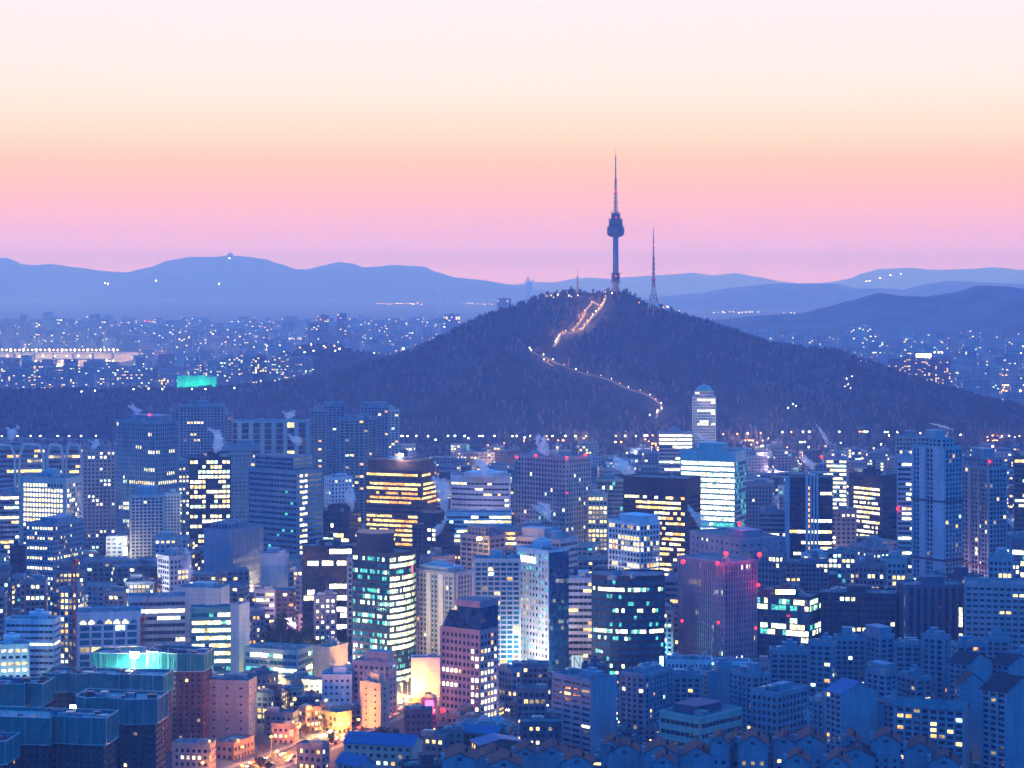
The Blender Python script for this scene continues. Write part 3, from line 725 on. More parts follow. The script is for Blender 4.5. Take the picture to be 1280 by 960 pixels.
# ---------------------------------------------------------------- the downtown buildings, each by its outline in the photograph
GREY=(.26,.27,.29); LGREY=(.42,.43,.45); MAUVE=(.36,.28,.31); DK=(.05,.06,.08); WHITE=(.68,.68,.70); BROWN=(.13,.06,.055); BRICK=(.24,.12,.10); BEIGE=(.50,.42,.34); BLUEG=(.20,.26,.34); TEALW=(.14,.26,.30); PINK=(.50,.30,.33); VDK=(.03,.04,.06)
def arc(P0, P1, bulge, n=9):    # points from P0 to P1 bowing outwards (to the right of travel)
    dx, dy = P1[0]-P0[0], P1[1]-P0[1]; l = hypot(dx, dy); nx_, ny_ = dy/l, -dx/l
    return [(P0[0]+dx*k/n+nx_*bulge*4*(k/n)*(1-k/n), P0[1]+dy*k/n+ny_*bulge*4*(k/n)*(1-k/n)) for k in range(n+1)]
T = []
# ---- far row at the foot of the hill
bld('tall slab tower with a rounded teal dome standing alone before the dark hill', 865,None,895,497,572,LGREY,'grid',.16,'pale',.9,yaw=None,crown=((.1,.9,.1,.9,489,'grid',.1),),kit=(0,False,False),name='hotel_tower',cat='tower')
r_ = bpy.data.objects['hotel_tower']; q = MB(); z_ = Hof(489, Yg(572)); q.lathe([(11,z_-.2),(10.6,z_+2.5),(8.8,z_+5.4),(5.5,z_+7.6),(1.2,z_+8.6),(.6,z_+11)], 24); q.build('dome', wallmat('teal_copper_dome', (.05,.30,.38), .5), r_, smooth=True)
for (l,a) in (('mauve office block left of the glowing pale glass tower, low ribbons lit',(823,None,866,541,640,MAUVE,'ribbon',.25,'white',.85)),
              ('dark apartment slab rising highest at the left, cream cap on its wide roof',(224,None,281,507,660,BLUEG,'aptfin',.03,'home',.3)),
              ('narrow apartment wing just left of the wide cream-capped slab',(213,None,225,514,655,GREY,'aptfin',.02,'home',.3)),
              ('apartment slab with bare purple flank right of the cream-capped slab',(264,None,291,517,645,MAUVE,'apt',.05,'home',.3))):
    bld(l,*a,name='apartment_slab' if 'apartment' in l else 'office_building')
bld('long teal-roofed hall with pale upright piers and a dark attic',284,None,386,527,640,LGREY,'fins',.12,'gold',.7,rows=dict(bw=12,ww=.6,fh=6,wh=.85,vert=.9),kit=(2,False,False))
for (l,a,kw) in (
 ('leftmost wing of the pale stepped apartment cluster below the hill',(387,None,408,513,650,GREY,'apt',.05,'home'),{}),
 ('capped centre-left tower of the stepped apartment cluster below the hill',(404,None,432,506,640,BLUEG,'apt',.04,'home'),dict(crown=((.05,.9,.2,.9,503,None,0),))),
 ('capped right-hand tower of the stepped apartment cluster below the hill',(450,None,486,508,645,BLUEG,'aptfin',.04,'home'),dict(crown=((.1,.95,.2,.9,504,None,0),))),
 ('right end tower of the stepped apartment cluster, lamps down its edge',(470,None,499,513,628,LGREY,'apt',.08,'home'),{}),
 ('front middle tower of the stepped apartment cluster with teal balconies',(424,None,462,524,672,TEALW,'apt',.09,'home'),{}),
 ('front right tower of the stepped apartment cluster with few lit rooms',(446,None,472,523,668,TEALW,'apt',.06,'home'),{}),
 ):
    bld(l,*a,name='apartment_tower',**kw)
bld('narrow pale block whose lower wall is floodlit lilac white',395,412,423,547,640,WHITE,'punch',.10,'white',blank=())
bld('low white-walled block with one blank panel and a lit stair strip',405,413,441,598,690,WHITE,'punch',.06,'pale')
bld('purple brick slab with scattered small lights left of the tall ribbed tower',103,None,150,563,690,MAUVE,'punch',.10,'white',.5)
bld('tall ribbed office tower with two bright crown storeys and a red beacon',145,194,222,528,700,BLUEG,'fins',.22,'pale',.9,rows=dict(bw=2.6,ww=.62),crown=((.25,.95,.2,.9,521,None,0),))
bld('pale teal slab with stepped top and close upright ribs',163,None,205,620,718,(.30,.40,.46),'aptfin',.02,'cool',crown=((.2,.8,.2,.9,609,None,0),))
bld('short block with perforated white lattice wall beside the teal slab',204,None,226,618,712,WHITE,'punch',.0,'pale',rows=dict(bw=2.4,fh=2.8,wh=.5,ww=.5))
bld('black glass tower with rows of square yellow lit windows',236,None,289,573,715,VDK,'curtain',.32,'pale',.75,rows=dict(bw=3.4,ww=.72,wh=.6,fh=4.2))
bld('thin slab squeezed between the lattice wall and the black glass tower',222,None,238,577,708,BLUEG,'punch',.25,'pale')
bld('blue block with two lit rows at its top behind the black glass tower',268,None,326,558,690,BLUEG,'ribbon',.18,'warm',.85,top_blank=2)
def frames(r_, lp, H, n):
    a, b_ = np.array(lp[0]), np.array(lp[1]); l = np.linalg.norm(b_-a); u = (b_-a)/l; nn = np.array([u[1],-u[0]]); q = MB(); m = wc((.50,.50,.55))
    for k in range(n):
        s0, s1 = l*(k+.04)/n, l*(k+.96)/n; P_ = [(s0,0),(s0+1.0,H-8),(s0+(s1-s0)*.22,H+3.5),(s0+(s1-s0)*.8,H+2.2),(s1-1.0,H-8),(s1,0)]
        for (x0, z0), (x1, z1) in zip(P_, P_[1:]):
            p0, p1 = a+u*x0+nn*.9, a+u*x1+nn*.9; q.bar((*p0,z0),(*p1,z1), 1.5)
    q.build('frame_arch', m, r_)
r_, lp, H = bld('twin-arched frame office on the left edge, yellow rows inside the frame',-14,None,57,560,690,BLUEG,'ribbon',.45,'warm',.92,rows=dict(fh=4.6),kit=(0,False,False)); frames(r_, lp, H, 2)
r_, lp, H = bld('second arched frame office beside it with slanting pale piers',57,None,104,560,680,BLUEG,'ribbon',.5,'warm',.92,rows=dict(fh=4.6),kit=(0,False,False)); frames(r_, lp, H, 2)
bld('pale framed office with a dense grid of cream lit windows',25,82,104,599,722,LGREY,'grid',.0,'pale',None,rows=dict(bw=2.9,ww=.7,fh=4.1,wh=.62,mar=3.0),top_blank=2.5,
    litfn=lambda k,r,nf,b,nb: (('p' if R.random() < .9 else 'w') if (b < nb-4 or r > 3) and r > nf-10 and not (r == nf-1 and b > nb*.6) else (None if r > nf-12 else R.choice([None,'d','p']))) if k[0] == 0 else R.choice([None,None,'p','d']))
bld('blue-grey gridded tower, most of its left face dotted with small lights',32,67,105,656,775,BLUEG,'grid',.0,'cool',None,rows=dict(bw=2.2,ww=.62,fh=3.6,wh=.5),crown=((.3,.9,.2,.8,650,None,0),),
    litfn=lambda k,r,nf,b,nb: R.choice(['p','c','W','w',None]) if (k[0] == 0 and r % 2 == 0) else (R.choice('pwc') if R.random() < .07+.5*(k[0] == 1 and r in (nf-9,nf-7) and b > nb*.1) else None))
bld('mauve slab at the left edge with slanted bright ribbons',-10,None,25,618,728,MAUVE,'ribbon',.35,'pale',.9)
bld('dark plain slab wedged left of the blue-grey gridded tower',12,None,33,684,752,DK,'curtain',.0,'teal')
bld('low cream lit frontage at the far left edge',-12,None,12,706,760,BEIGE,'grid',.75,'pale')
bld('pale corner block with two columns of small lit windows',192,None,235,673,752,LGREY,'punch',.28,'pale',.5,rows=dict(bw=4.2))
bld('grey tower, blank left half and close ribs on its right half',255,291,329,664,762,BLUEG,'fins',.20,'gold',.9,rows=dict(bw=1.9,ww=.55,vert=.3),blank=(0,),crown=((.15,.75,.1,.7,655,'fins',0),))
bld('dim slab behind the grey ribbed tower',287,None,314,566,690,GREY,'punch',.06,'pale')
bld('large blue-grey office with wide crown, one bright stair column on its right',310,371,404,590,742,(.22,.27,.33),'ribbon',.13,'pale',.93,rows=dict(fh=4.4,wh=.45),crown=((.05,.85,.15,.9,572,'ribbon',0),),
    litfn=lambda k,r,nf,b,nb: (R.choice('ppwW') if (b in (1,2,3) and R.random() < .8) else None) if k[0] == 1 else ('p' if r in (2,4) and b < nb*.8 else ('t' if R.random() < .04 else None)))
bld('dark blue glass block with a short lit row near its top',393,437,452,641,720,VDK,'curtain',.10,'pale',.85,crown=((.4,.95,.2,.9,632,None,0),))
bld('brown office block banded with warm lit ribbons on nearly every storey',457,527,546,590,712,BROWN,'ribbon',.72,'gold',.95,rows=dict(fh=4.0,wh=.5),top_blank=0,crown=((.03,.97,.05,.95,577,None,0,BROWN),(.3,.6,.3,.6,574,None,0,LGREY)))
bld('dim block right of the brown office, a single orange ribbon low down',484,None,552,604,704,GREY,'ribbon',.15,'gold',.95)
# white curved office
Yc = Yg(700); A_ = ((563-640)/FPX*Yc, Yc+8); B_ = ((637-640)/FPX*Yc, Yc-4)
bld('white office with a curved front and long swept ribbon windows',563,None,637,596,700,WHITE,'ribbon',.55,'pale',.95,poly=arc(A_,B_,4,7)+[(B_[0]+1,B_[1]+26),(A_[0],A_[1]+24)],rows=dict(fh=4.6,wh=.36),top_blank=3)
bld('low white podium in front of the curved white office',556,None,640,642,712,WHITE,'ribbon',.35,'pale',.9,kit=(3,False,False))
bld('dark gridded apartment tower with dotted stair lights and a black roof box',515,552,568,659,760,DK,'grid',.04,'home',rows=dict(bw=4,fh=3.4),crown=((.15,.75,.1,.8,643,None,0,VDK),),
    litfn=lambda k,r,nf,b,nb: ('W' if b in (3,4) and R.random() < .6 else None) if k[0] == 0 else None,name='apartment_tower')
bld('gridded apartment tower carrying one orange starry floodlight near its top',575,612,632,672,790,(.20,.22,.27),'grid',.05,'home',rows=dict(bw=5,fh=3.4,wh=.62,ww=.8),crown=((.2,.8,.1,.8,660,'grid',0),),name='apartment_tower')
bld('wide gridded block crowned by four red beacons, one storey row lit',643,707,739,573,706,(.27,.29,.33),'grid',.0,'cool',None,rows=dict(bw=3.3,ww=.62,fh=4.2,wh=.62,vert=.25),kit=(5,False,True),
    litfn=lambda k,r,nf,b,nb: R.choice('ccpt') if ((r in (3,) and b > 4) or (r in (4,) and b < 10 and k[0] == 0) or (r == 6 and b < 6 and k[0] == 0) or (r == 1 and b > 2) or R.random() < .05) else None)
bld('small block full of yellow lit rooms right of the four-beacon block',734,None,760,619,705,BEIGE,'grid',.75,'warm',.9,rows=dict(bw=3.5,fh=4))
bld('dark teal glass box beneath the steam, right of the yellow rooms',745,None,783,600,690,TEALW,'curtain',.04,'teal')
bld('dark red-brown slab tower with gold ribbons stepping down its front',779,857,876,600,760,BROWN,'ribbon',.0,'gold',None,rows=dict(fh=3.9,wh=.5),kit=(1,False,False),top_blank=11,
    litfn=lambda k,r,nf,b,nb: None if k[0] == 1 else (R.choice('wwppo') if ((r == nf-1 and (b < nb*.25 or R.random() < .3)) or (r in (nf-2,nf-3) and .15*nb < b < .9*nb) or (r in (nf-4,nf-5) and b > nb*.1*(nf-r) and R.random() < .8) or (r < nf-5 and b > nb*.5 and R.random() < (.8 if r % 3 else .45))) else None))
bld('glowing pale green glass office tower, brightest of all, behind the brown slab',850,919,933,566,728,(.40,.50,.48),'ribbon',.0,'cool',None,glass=GLASST,rows=dict(fh=4.6,wh=.66),top_blank=6,kit=(1,False,False),crown=((.3,.72,.2,.7,556,None,0),),
    litfn=lambda k,r,nf,b,nb: (None if R.random() < .8 else 't') if k[0] == 1 else ('t' if r in (8,10) and R.random() < .9 else R.choice('ccWcpW')))
bld('mauve gridded block with small even windows right of the glowing tower',930,None,966,606,722,MAUVE,'grid',.04,'pale',rows=dict(bw=2.6,ww=.5,fh=3.3))
bld('white block, blank left flank and a square grid of windows on its right',760,800,825,655,778,WHITE,'grid',.22,'warm',None,blank=(),rows=dict(bw=3.2,ww=.72,fh=3.9,wh=.68),crown=((.3,1.0,.1,.9,646,None,0),))
bld('pale blue block behind the white block, two lit stair columns',768,None,803,648,756,BLUEG,'punch',.15,'gold')
bld('striped office with white spandrels stepping down behind the slender tower',645,700,723,676,792,LGREY,'ribbon',.10,'pale',.9,rows=dict(fh=4.2,wh=.48),crown=((.1,.6,.1,.6,664,None,0),))
bld('long low grey block under the four-beacon block',620,None,700,662,738,GREY,'ribbon',.2,'cool',.9)
bld('black glass block with stacked lit ribbons filling its left face',1061,1103,1126,596,722,VDK,'curtain',.0,'pale',None,rows=dict(bw=2.2,wh=.5,fh=4.0),
    litfn=lambda k,r,nf,b,nb: (R.choice('ppwW') if R.random() < (.92 if (r*7) % 5 else .5) and .12 < b/nb < .92-.3*((r*13) % 4 == 0) and r < nf-2 else None) if k[0] == 0 else None)
r_, lp, H = bld('pair of dark slabs joined by a pale ribbed pier with an orange light strip',981,None,1041,598,742,VDK,'ribbon',.16,'pale',.92,rows=dict(bw=3,fh=4.3),kit=(1,False,False))
for f0, f1 in ((.0,.10),(.43,.49),(.515,.56),(.585,.63),(.655,.70)): vband(r_, lp, 0, f0, f1, 0, H+2.5 if f0 > .2 else H+1, (.45,.45,.52), .9)
q = MB(); a, b_ = np.array(lp[0]), np.array(lp[1])
for k in range(14):
    if k in (8,9,10): continue
    c = a+(b_-a)*.503; q.box(c[0]-.45,c[0]+.45,c[1]-1.0,c[1]-.2,H-9-k*4.3,H-6.6-k*4.3)
q.build('light_strip', LIT['o'], r_)
bld('bright ribboned block with a small red beacon, behind the paired dark slabs',1032,None,1059,573,700,BLUEG,'ribbon',.7,'pale',.9,rows=dict(fh=3.8))
bld('lilac block with tiny irregular windows right of the paired dark slabs',1038,None,1071,640,735,MAUVE,'punch',.12,'white')
bld('narrow white-capped tower striped with yellow-green ribbons',1121,None,1144,571,742,LGREY,'ribbon',.55,'pale',.9,top_blank=3)
bld('dim wide tower behind the two tallest apartment towers',1119,None,1163,546,680,GREY,'grid',.05,'pale')
FINW = (.42,.40,.44)
r_, lp, H = bld('taller left one of the twin apartment towers, broad pale upright bands',1140,1181,1203,560,790,FINW,'aptfin',.035,'home',None,rows=dict(bw=3.2,ww=.72,fh=3.3,wh=.68,vert=.3),crown=((.1,.85,.1,.8,548,'aptfin',0),(.3,.65,.2,.7,540,None,0)),name='apartment_tower')
for f0, f1 in ((.0,.06),(.24,.42),(.66,1.0)): vband(r_, lp, 0, f0, f1-.001, 0, H-.6, (.50,.47,.52), .7)
for zz in (.38,.70):
    q = MB(); o2 = offs(lp, .8); q.prism(o2, H*zz, H*zz+1.6); q.build('belt_course', wallmat('dark_red_belt', (.16,.08,.10)), r_)
r_, lp, H = bld('right one of the twin apartment towers, stepped top and green tinted bays',1201,1236,1259,585,782,(.30,.33,.37),'aptfin',.045,'home',None,rows=dict(bw=3.4,ww=.76,fh=3.3,wh=.68,vert=.25),crown=((.05,.9,.1,.9,573,'aptfin',0),(.25,.7,.2,.8,563,None,0)),name='apartment_tower')
for f0, f1 in ((.0,.05),(.30,.36),(.62,.68),(.95,1.0)): vband(r_, lp, 0, f0, f1-.001, 0, H-.6, (.40,.38,.42), .7)
q = MB(); q.prism(offs(lp, .8), H*.37, H*.37+1.6); q.build('belt_course', wallmat('dark_red_belt', (.16,.08,.10)), r_)
bld('reddish ribboned tower cut by the right edge of the view',1267,None,1310,572,745,BRICK,'ribbon',.4,'pale',.9)
bld('teal glass block with green-white ribbons at the right edge, lower down',1264,None,1310,672,790,TEALW,'curtain',.5,'cool',.9,glass=GLASST)
bld('white block with a row of tall slim lit windows, below the paired slabs',1001,1032,1045,695,762,WHITE,'grid',.0,'pale',None,rows=dict(bw=1.9,ww=.5,fh=6,wh=.78),litfn=lambda k,r,nf,b,nb: R.choice('wppd') if k[0] == 0 else None)
bld('lilac and white cluster block under the black ribboned block',1063,1095,1118,685,760,MAUVE,'punch',.2,'pale')
bld('small white house-like block with a row of lit openings near the street glow',1072,None,1110,712,772,WHITE,'grid',.25,'warm')
bld('grey low office between the paired slabs and the twin towers',1034,None,1070,690,765,GREY,'grid',.2,'mix')
bld('dim back office right of the glowing tower with a lit top row',948,None,985,640,735,BLUEG,'ribbon',.25,'pale',.9)
# ---- middle distance
Yk = Yg(853)
A_ = ((438-640)/FPX*Yk, Yk+16); M_ = ((487-640)/FPX*Yk, Yk); B_ = ((518-640)/FPX*Yk, Yk+26)
bld('big curved glass tower, right face packed with bright white ribbons',438,None,518,694,853,VDK,'curtain',.0,'cool',None,glass=GLASST,poly=[A_]+arc(M_,B_,3,6)+[(A_[0]+6,A_[1]+34)],rows=dict(bw=1.9,wh=.62,fh=4.0,mar=.3),kit=(1,False,False),crown=(),
    litfn=lambda k,r,nf,b,nb: (R.choice('Wcpcp') if (r > 4 or r < 2) and R.random() < .93 and r != nf-3 else ('t' if R.random() < .4 else None)) if k[0] > 0 else (R.choice('ttcct') if (r*5) % 7 < 5 and R.random() < .5 else None))
q = MB(); cr_ = [(x, y) for x, y in arc(((443-640)/FPX*Yk, Yk+17), ((491-640)/FPX*Yk, Yk+13), 7, 8)]+[((489-640)/FPX*Yk, Yk+32),((446-640)/FPX*Yk, Yk+34)]
root_ = [o for o in bpy.data.objects if o.get('label','').startswith('big curved glass')][0]; ox, oy = root_.location[0], root_.location[1]
q.prism([(x-ox,y-oy) for x,y in cr_], Hof(694,Yk)-.3, Hof(670,Yk)); q.prism([(x-ox,y-oy) for x,y in offs(cr_, .4)], Hof(670,Yk)-1, Hof(669,Yk)); q.build('roof_crown', wallmat('dark_louvre_cladding', (.03,.04,.07), .5), root_)
bld('dark glass block with a white lit stair column, left of the curved tower',378,None,441,684,800,VDK,'curtain',.12,'white',.8,rows=dict(bw=2.6))
bld('small mauve block with lit square windows beneath the dark glass block',392,None,421,746,812,MAUVE,'punch',.45,'white')
bld('plain lilac windowless box left of the dark glass block',325,None,361,693,772,LGREY,'punch',.0,'pale',fmax=-2)
bld('yellow-windowed slim block right of the plain lilac box',360,None,379,712,775,GREY,'grid',.65,'warm')
bld('pale low block with yellow strip windows above the dark park trees',318,None,344,738,792,GREY,'ribbon',.5,'pale')
r_, lp, H = bld('teal and white apartment tower with lit bathroom column, beside the curved tower',519,567,592,718,848,(.45,.48,.50),'apt',.06,'home',None,glass=GLASST,rows=dict(bw=3.0,ww=.7,fh=3.0,wh=.66,vert=.3),crown=((.05,.8,.1,.9,712,None,0),),name='apartment_tower')
for i_, f0, f1 in ((0,.0,.06),(0,.30,.42),(0,.62,.74),(1,.12,.2),(1,.9,.98)): vband(r_, lp, i_, f0, f1, 0, H-.6, (.68,.68,.66), .6)
bld('teal glass apartment tower right of the pink granite tower top',592,None,651,700,858,(.30,.38,.42),'apt',.07,'home',None,glass=GLASST,rows=dict(bw=3.6,ww=.82,fh=3.0,wh=.66,vert=.2),name='apartment_tower')
# slender white and black tower
r_, lp, H = bld('slender tower, white gridded front lit from below and black glass flank',645,685,711,690,856,(.60,.60,.64),'grid',.0,'pale',None,rows=dict(bw=2.9,ww=.52,fh=4.1,wh=.52,mar=.7),blank=(1,),
    litfn=lambda k,r,nf,b,nb: 'o' if (b,r) in ((1,11),(1,12),(3,11),(3,12),(2,10),(5,12)) else (R.choice('dt') if R.random() < .5 else None))
q = MB(); u_ = np.array(lp[2])-np.array(lp[1]); l_ = np.linalg.norm(u_); u_ /= l_; n_ = np.array([u_[1], -u_[0]])
P0 = np.array(lp[1])+u_*.8+n_*.22; P1 = np.array(lp[2])-u_*.2+n_*.22
q.quad((*P0,.5),(*P1,.5),(*P1,H-.6),(*P0,H-.6)); q.quad((*P0,.5),(*P0,H-.6),(*(P0-n_*.3),H-.6),(*(P0-n_*.3),.5)); q.build('glass_flank', GLASSB, r_)
u0 = np.array(lp[1])-np.array(lp[0]); l0 = np.linalg.norm(u0); u0 /= l0; n0 = np.array([u0[1], -u0[0]])
q = MB(); P0 = np.array(lp[0])+u0*l0*.12+n0*.3; P1 = np.array(lp[0])+u0*l0*.62+n0*.3; za, zc = Hof(706,Yg(856)), Hof(699,Yg(856))
q.quad((*P0,za),(*P1,za),(*P1,zc),(*P0,zc)); q.build('light_panel', litmat('white_sign_panel', (1,1,1), 2.4), r_)
bld('office with broad white bands and yellow light low on its flank',709,None,743,724,838,WHITE,'ribbon',.3,'gold',.9,rows=dict(fh=4.2,wh=.45))
# dark curved glass office
Yk = Yg(862); A_ = ((740-640)/FPX*Yk, Yk+10); B_ = ((832-640)/FPX*Yk, Yk+6)
bld('dark blue glass office with a softly curved front and sparse white ribbons',740,None,832,722,862,VDK,'curtain',.0,'cool',None,glass=GLASST,poly=arc(A_,B_,7,8)+[(B_[0]+1,B_[1]+26),(A_[0]+2,A_[1]+26)],rows=dict(bw=1.7,wh=.55,fh=4.2),kit=(3,False,True),crown=(),litfn=lambda k,r,nf,b,nb: R.choice('cWctp') if (r == nf-2 and R.random() < .75) or (r == nf-8 and R.random() < .8) or (r in (2,3,nf-5,nf-9) and R.random() < .25) else ('t' if R.random() < .10 else None))
# red-lit twin block
r1,_,_ = bld('ribbed grey office under the red beacons, narrow lit windows in its middle',848,905,946,705,842,(.28,.27,.33),'fins',.06,'pale',.6,rows=dict(bw=2.1,ww=.55,fh=3.9,vert=.55),kit=(2,False,False))
bld('windowless rear block washed red by the beacons, small square openings',862,925,982,676,800,(.36,.27,.33),'punch',.03,'pale',rows=dict(bw=6,fh=5,wh=.35,ww=.3),kit=(2,True,False))
bld('lilac block behind with slanting lit rows at the right of the red-lit block',930,None,982,680,790,MAUVE,'ribbon',.12,'pale',.9)
bld('long low white building with small dark windows under the ribbed office',832,None,890,827,872,WHITE,'grid',.05,'pale',rows=dict(bw=2.4,ww=.5,fh=3.5),kit=(3,False,False))
bld('small white lit building with a cyan shop glow beside the long white one',890,None,937,829,870,WHITE,'grid',.05,'warm',rows=dict(bw=3),kit=(2,False,False))
bld('dark teal office with wavy green storeys and a long bright roof sign',944,1012,1027,748,842,(.05,.10,.10),'curtain',.22,'cool',.85,glass=GLASST,crown=((.1,.7,.1,.8,742,None,0),))
bld('dark office with a thin column of lit landings, right of the roof sign',1026,None,1121,744,842,DK,'grid',.04,'pale',rows=dict(bw=3.4,fh=3.9),kit=(3,True,True))
bld('tall dark block with black upright stripes and a pink left flank',1122,1133,1207,733,848,(.10,.13,.18),'fins',.0,'white',None,rows=dict(bw=4.6,ww=.55,fh=4,wh=.95,vert=.5),litfn=lambda k,r,nf,b,nb: R.choice('cp') if (r == 1 and 3 < b < 9) or (b == nb-1 and R.random() < .6) else None)
bld('wide pink office with an even grid of small dark windows at the right edge',1205,None,1300,732,862,(.46,.32,.34),'grid',.03,'pale',rows=dict(bw=4.0,ww=.68,fh=3.5,wh=.45),kit=(3,False,False))
# ---- left middle
bld('white office with stacked pale balconies, lilac in the dusk',6,68,76,776,862,(.66,.60,.64),'ribbon',.25,'pale',.9,rows=dict(fh=3.9,wh=.42))
bld('small white office with square windows in the lower left corner',-10,None,37,808,872,WHITE,'grid',.3,'warm',rows=dict(bw=4.2,ww=.6,fh=3.9,wh=.45),cat='building')
r_, lp, H = bld('lilac office whose top storey windows end in pointed arches',94,None,177,768,850,(.55,.50,.58),'grid',.5,'mix',.85,glass=GLASST,rows=dict(bw=6.6,ww=.80,fh=4.3,wh=.72,mar=2.2),top_blank=5.5,kit=(2,False,False))
q = MB(); u0 = np.array(lp[1])-np.array(lp[0]); l0 = np.linalg.norm(u0); u0 /= l0; n0 = np.array([u0[1], -u0[0]]); zb_ = H-6.4
for k in range(7):
    s0 = 2.2+(l0-4.4)*(k+.12)/7; s1 = 2.2+(l0-4.4)*(k+.88)/7; pts = []
    for s, dz in ((s0,0),(s1,0),(s1,1.0),((s0*.25+s1*.75),2.0),((s0+s1)/2,2.9),((s0*.75+s1*.25),2.0),(s0,1.0)):
        pp = np.array(lp[0])+u0*s+n0*.06; pts.append((pp[0],pp[1],zb_+dz))
    a_ = MB(); a_.ngon(pts); a_.build('arch_window', LIT['p'] if k in (0,1,4,5) else (LIT['w'] if k == 3 else GLASST), r_)
bld('office with a bright attic strip and lit ribbons right of the arched windows',160,None,233,749,838,(.30,.33,.38),'ribbon',.45,'pale',.92,rows=dict(fh=4.4,wh=.5),kit=(2,False,False))
bld('blank grey box building behind the green-lit glass office',219,276,287,737,820,LGREY,'punch',.0,'pale',fmax=-2)
bld('glass office with seven bright yellow-green ribbons',238,None,290,762,858,(.10,.26,.26),'curtain',.0,'pale',None,glass=GLASST,rows=dict(bw=2.5,wh=.5,fh=4.6),kit=(2,False,False),litfn=lambda k,r,nf,b,nb: R.choice('pppwc') if (r not in (2,) and (r != nf-1 or b > nb*.6) and R.random() < .97) else ('t' if R.random() < .3 else None))
bld('windowless pale stone slab tower attached right of the green-lit office',288,299,312,757,860,LGREY,'punch',.0,'pale',fmax=-2,kit=(0,False,False))
bld('low curved glass shopping block glowing white and green below the park trees',305,372,392,815,868,(.38,.46,.46),'ribbon',.6,'cool',.9,glass=GLASST,rows=dict(fh=4.4,wh=.58),kit=(4,False,False))
bld('beige windowless block with a warm lit flank right of the shopping block',392,412,435,811,868,BEIGE,'punch',.0,'pale',fmax=-2)
bld('small white block with dark square windows above the orange street',402,None,440,845,893,WHITE,'punch',.1,'warm',rows=dict(bw=3.4,fh=3.8,ww=.45,wh=.42),cat='building')
bld('mauve stepped block with pink lit edge, left of the pink granite tower',440,482,496,830,893,MAUVE,'punch',.06,'pale',crown=((.35,.95,.2,.9,818,None,0),))
bld('beige gabled block with tiny stair windows above the orange junction',450,476,487,856,912,BEIGE,'punch',.0,'pale',rows=dict(bw=5,fh=3.6,ww=.2,wh=.3))
bld('low hall with one huge blank white wall left of the pink granite tower',514,None,552,824,872,WHITE,'punch',.0,'pale',fmax=-2,kit=(1,False,False))
bld('concrete building with stepped roof and few tiny windows left of the street',257,311,321,853,925,(.28,.27,.31),'punch',.0,'pale',rows=dict(bw=7,fh=4.5,ww=.18,wh=.25),crown=((.05,.5,.1,.7,850,None,0,(.12,.18,.25)),))
# pink granite tower
G = (.38,.26,.29)
r_, lp, H = bld('pink granite tower with square punched windows and a dark glass crown',550,600,623,790,908,G,'punch',.0,'white',None,rows=dict(bw=3.1,fh=3.9,wh=.54,ww=.62,mar=1.0),indiv=True,kit=(0,False,False),
    litfn=lambda k,r,nf,b,nb: (R.choice('WWp') if (k[0] == 0 and ((r in (5,7) and b < 4) or (b >= nb-2 and r < 11 and R.random() < .75))) or (k[0] == 1 and r < 11 and R.random() < .6) else ('o' if R.random() < .03 else None)))
q = MB(); Yk = Yg(908); h2 = Hof(752, Yk)
sp_ = sub(lp, .42, 1.0, .0, 1.0); q.prism(offs(sp_, -.15), H-.1, h2-3.5, 0); q.build('glass_crown', GLASSB, r_)
q = MB(); q.prism(offs(sp_, .1), h2-3.6, h2, 0, 1); q.build('stone_cap', [wc(G), ROOFM], r_)
q = MB(); s2 = sub(lp, .02, .42, .05, .95); h3 = Hof(766, Yk)
q.hexa([(*s2[0],H-.1),(*s2[1],H-.1),(*s2[2],H-.1),(*s2[3],H-.1),(*((np.array(s2[0])+np.array(s2[1])*1)/2),h3),(*s2[1],h3),(*s2[2],h3),(*((np.array(s2[3])+np.array(s2[2]))/2),h3)]); q.build('sloped_glass', GLASSB, r_)
bld('dark lower wing with lit ribbon and gold strip left of the ribbed office',830,None,852,724,812,MAUVE,'ribbon',.3,'gold',.9)
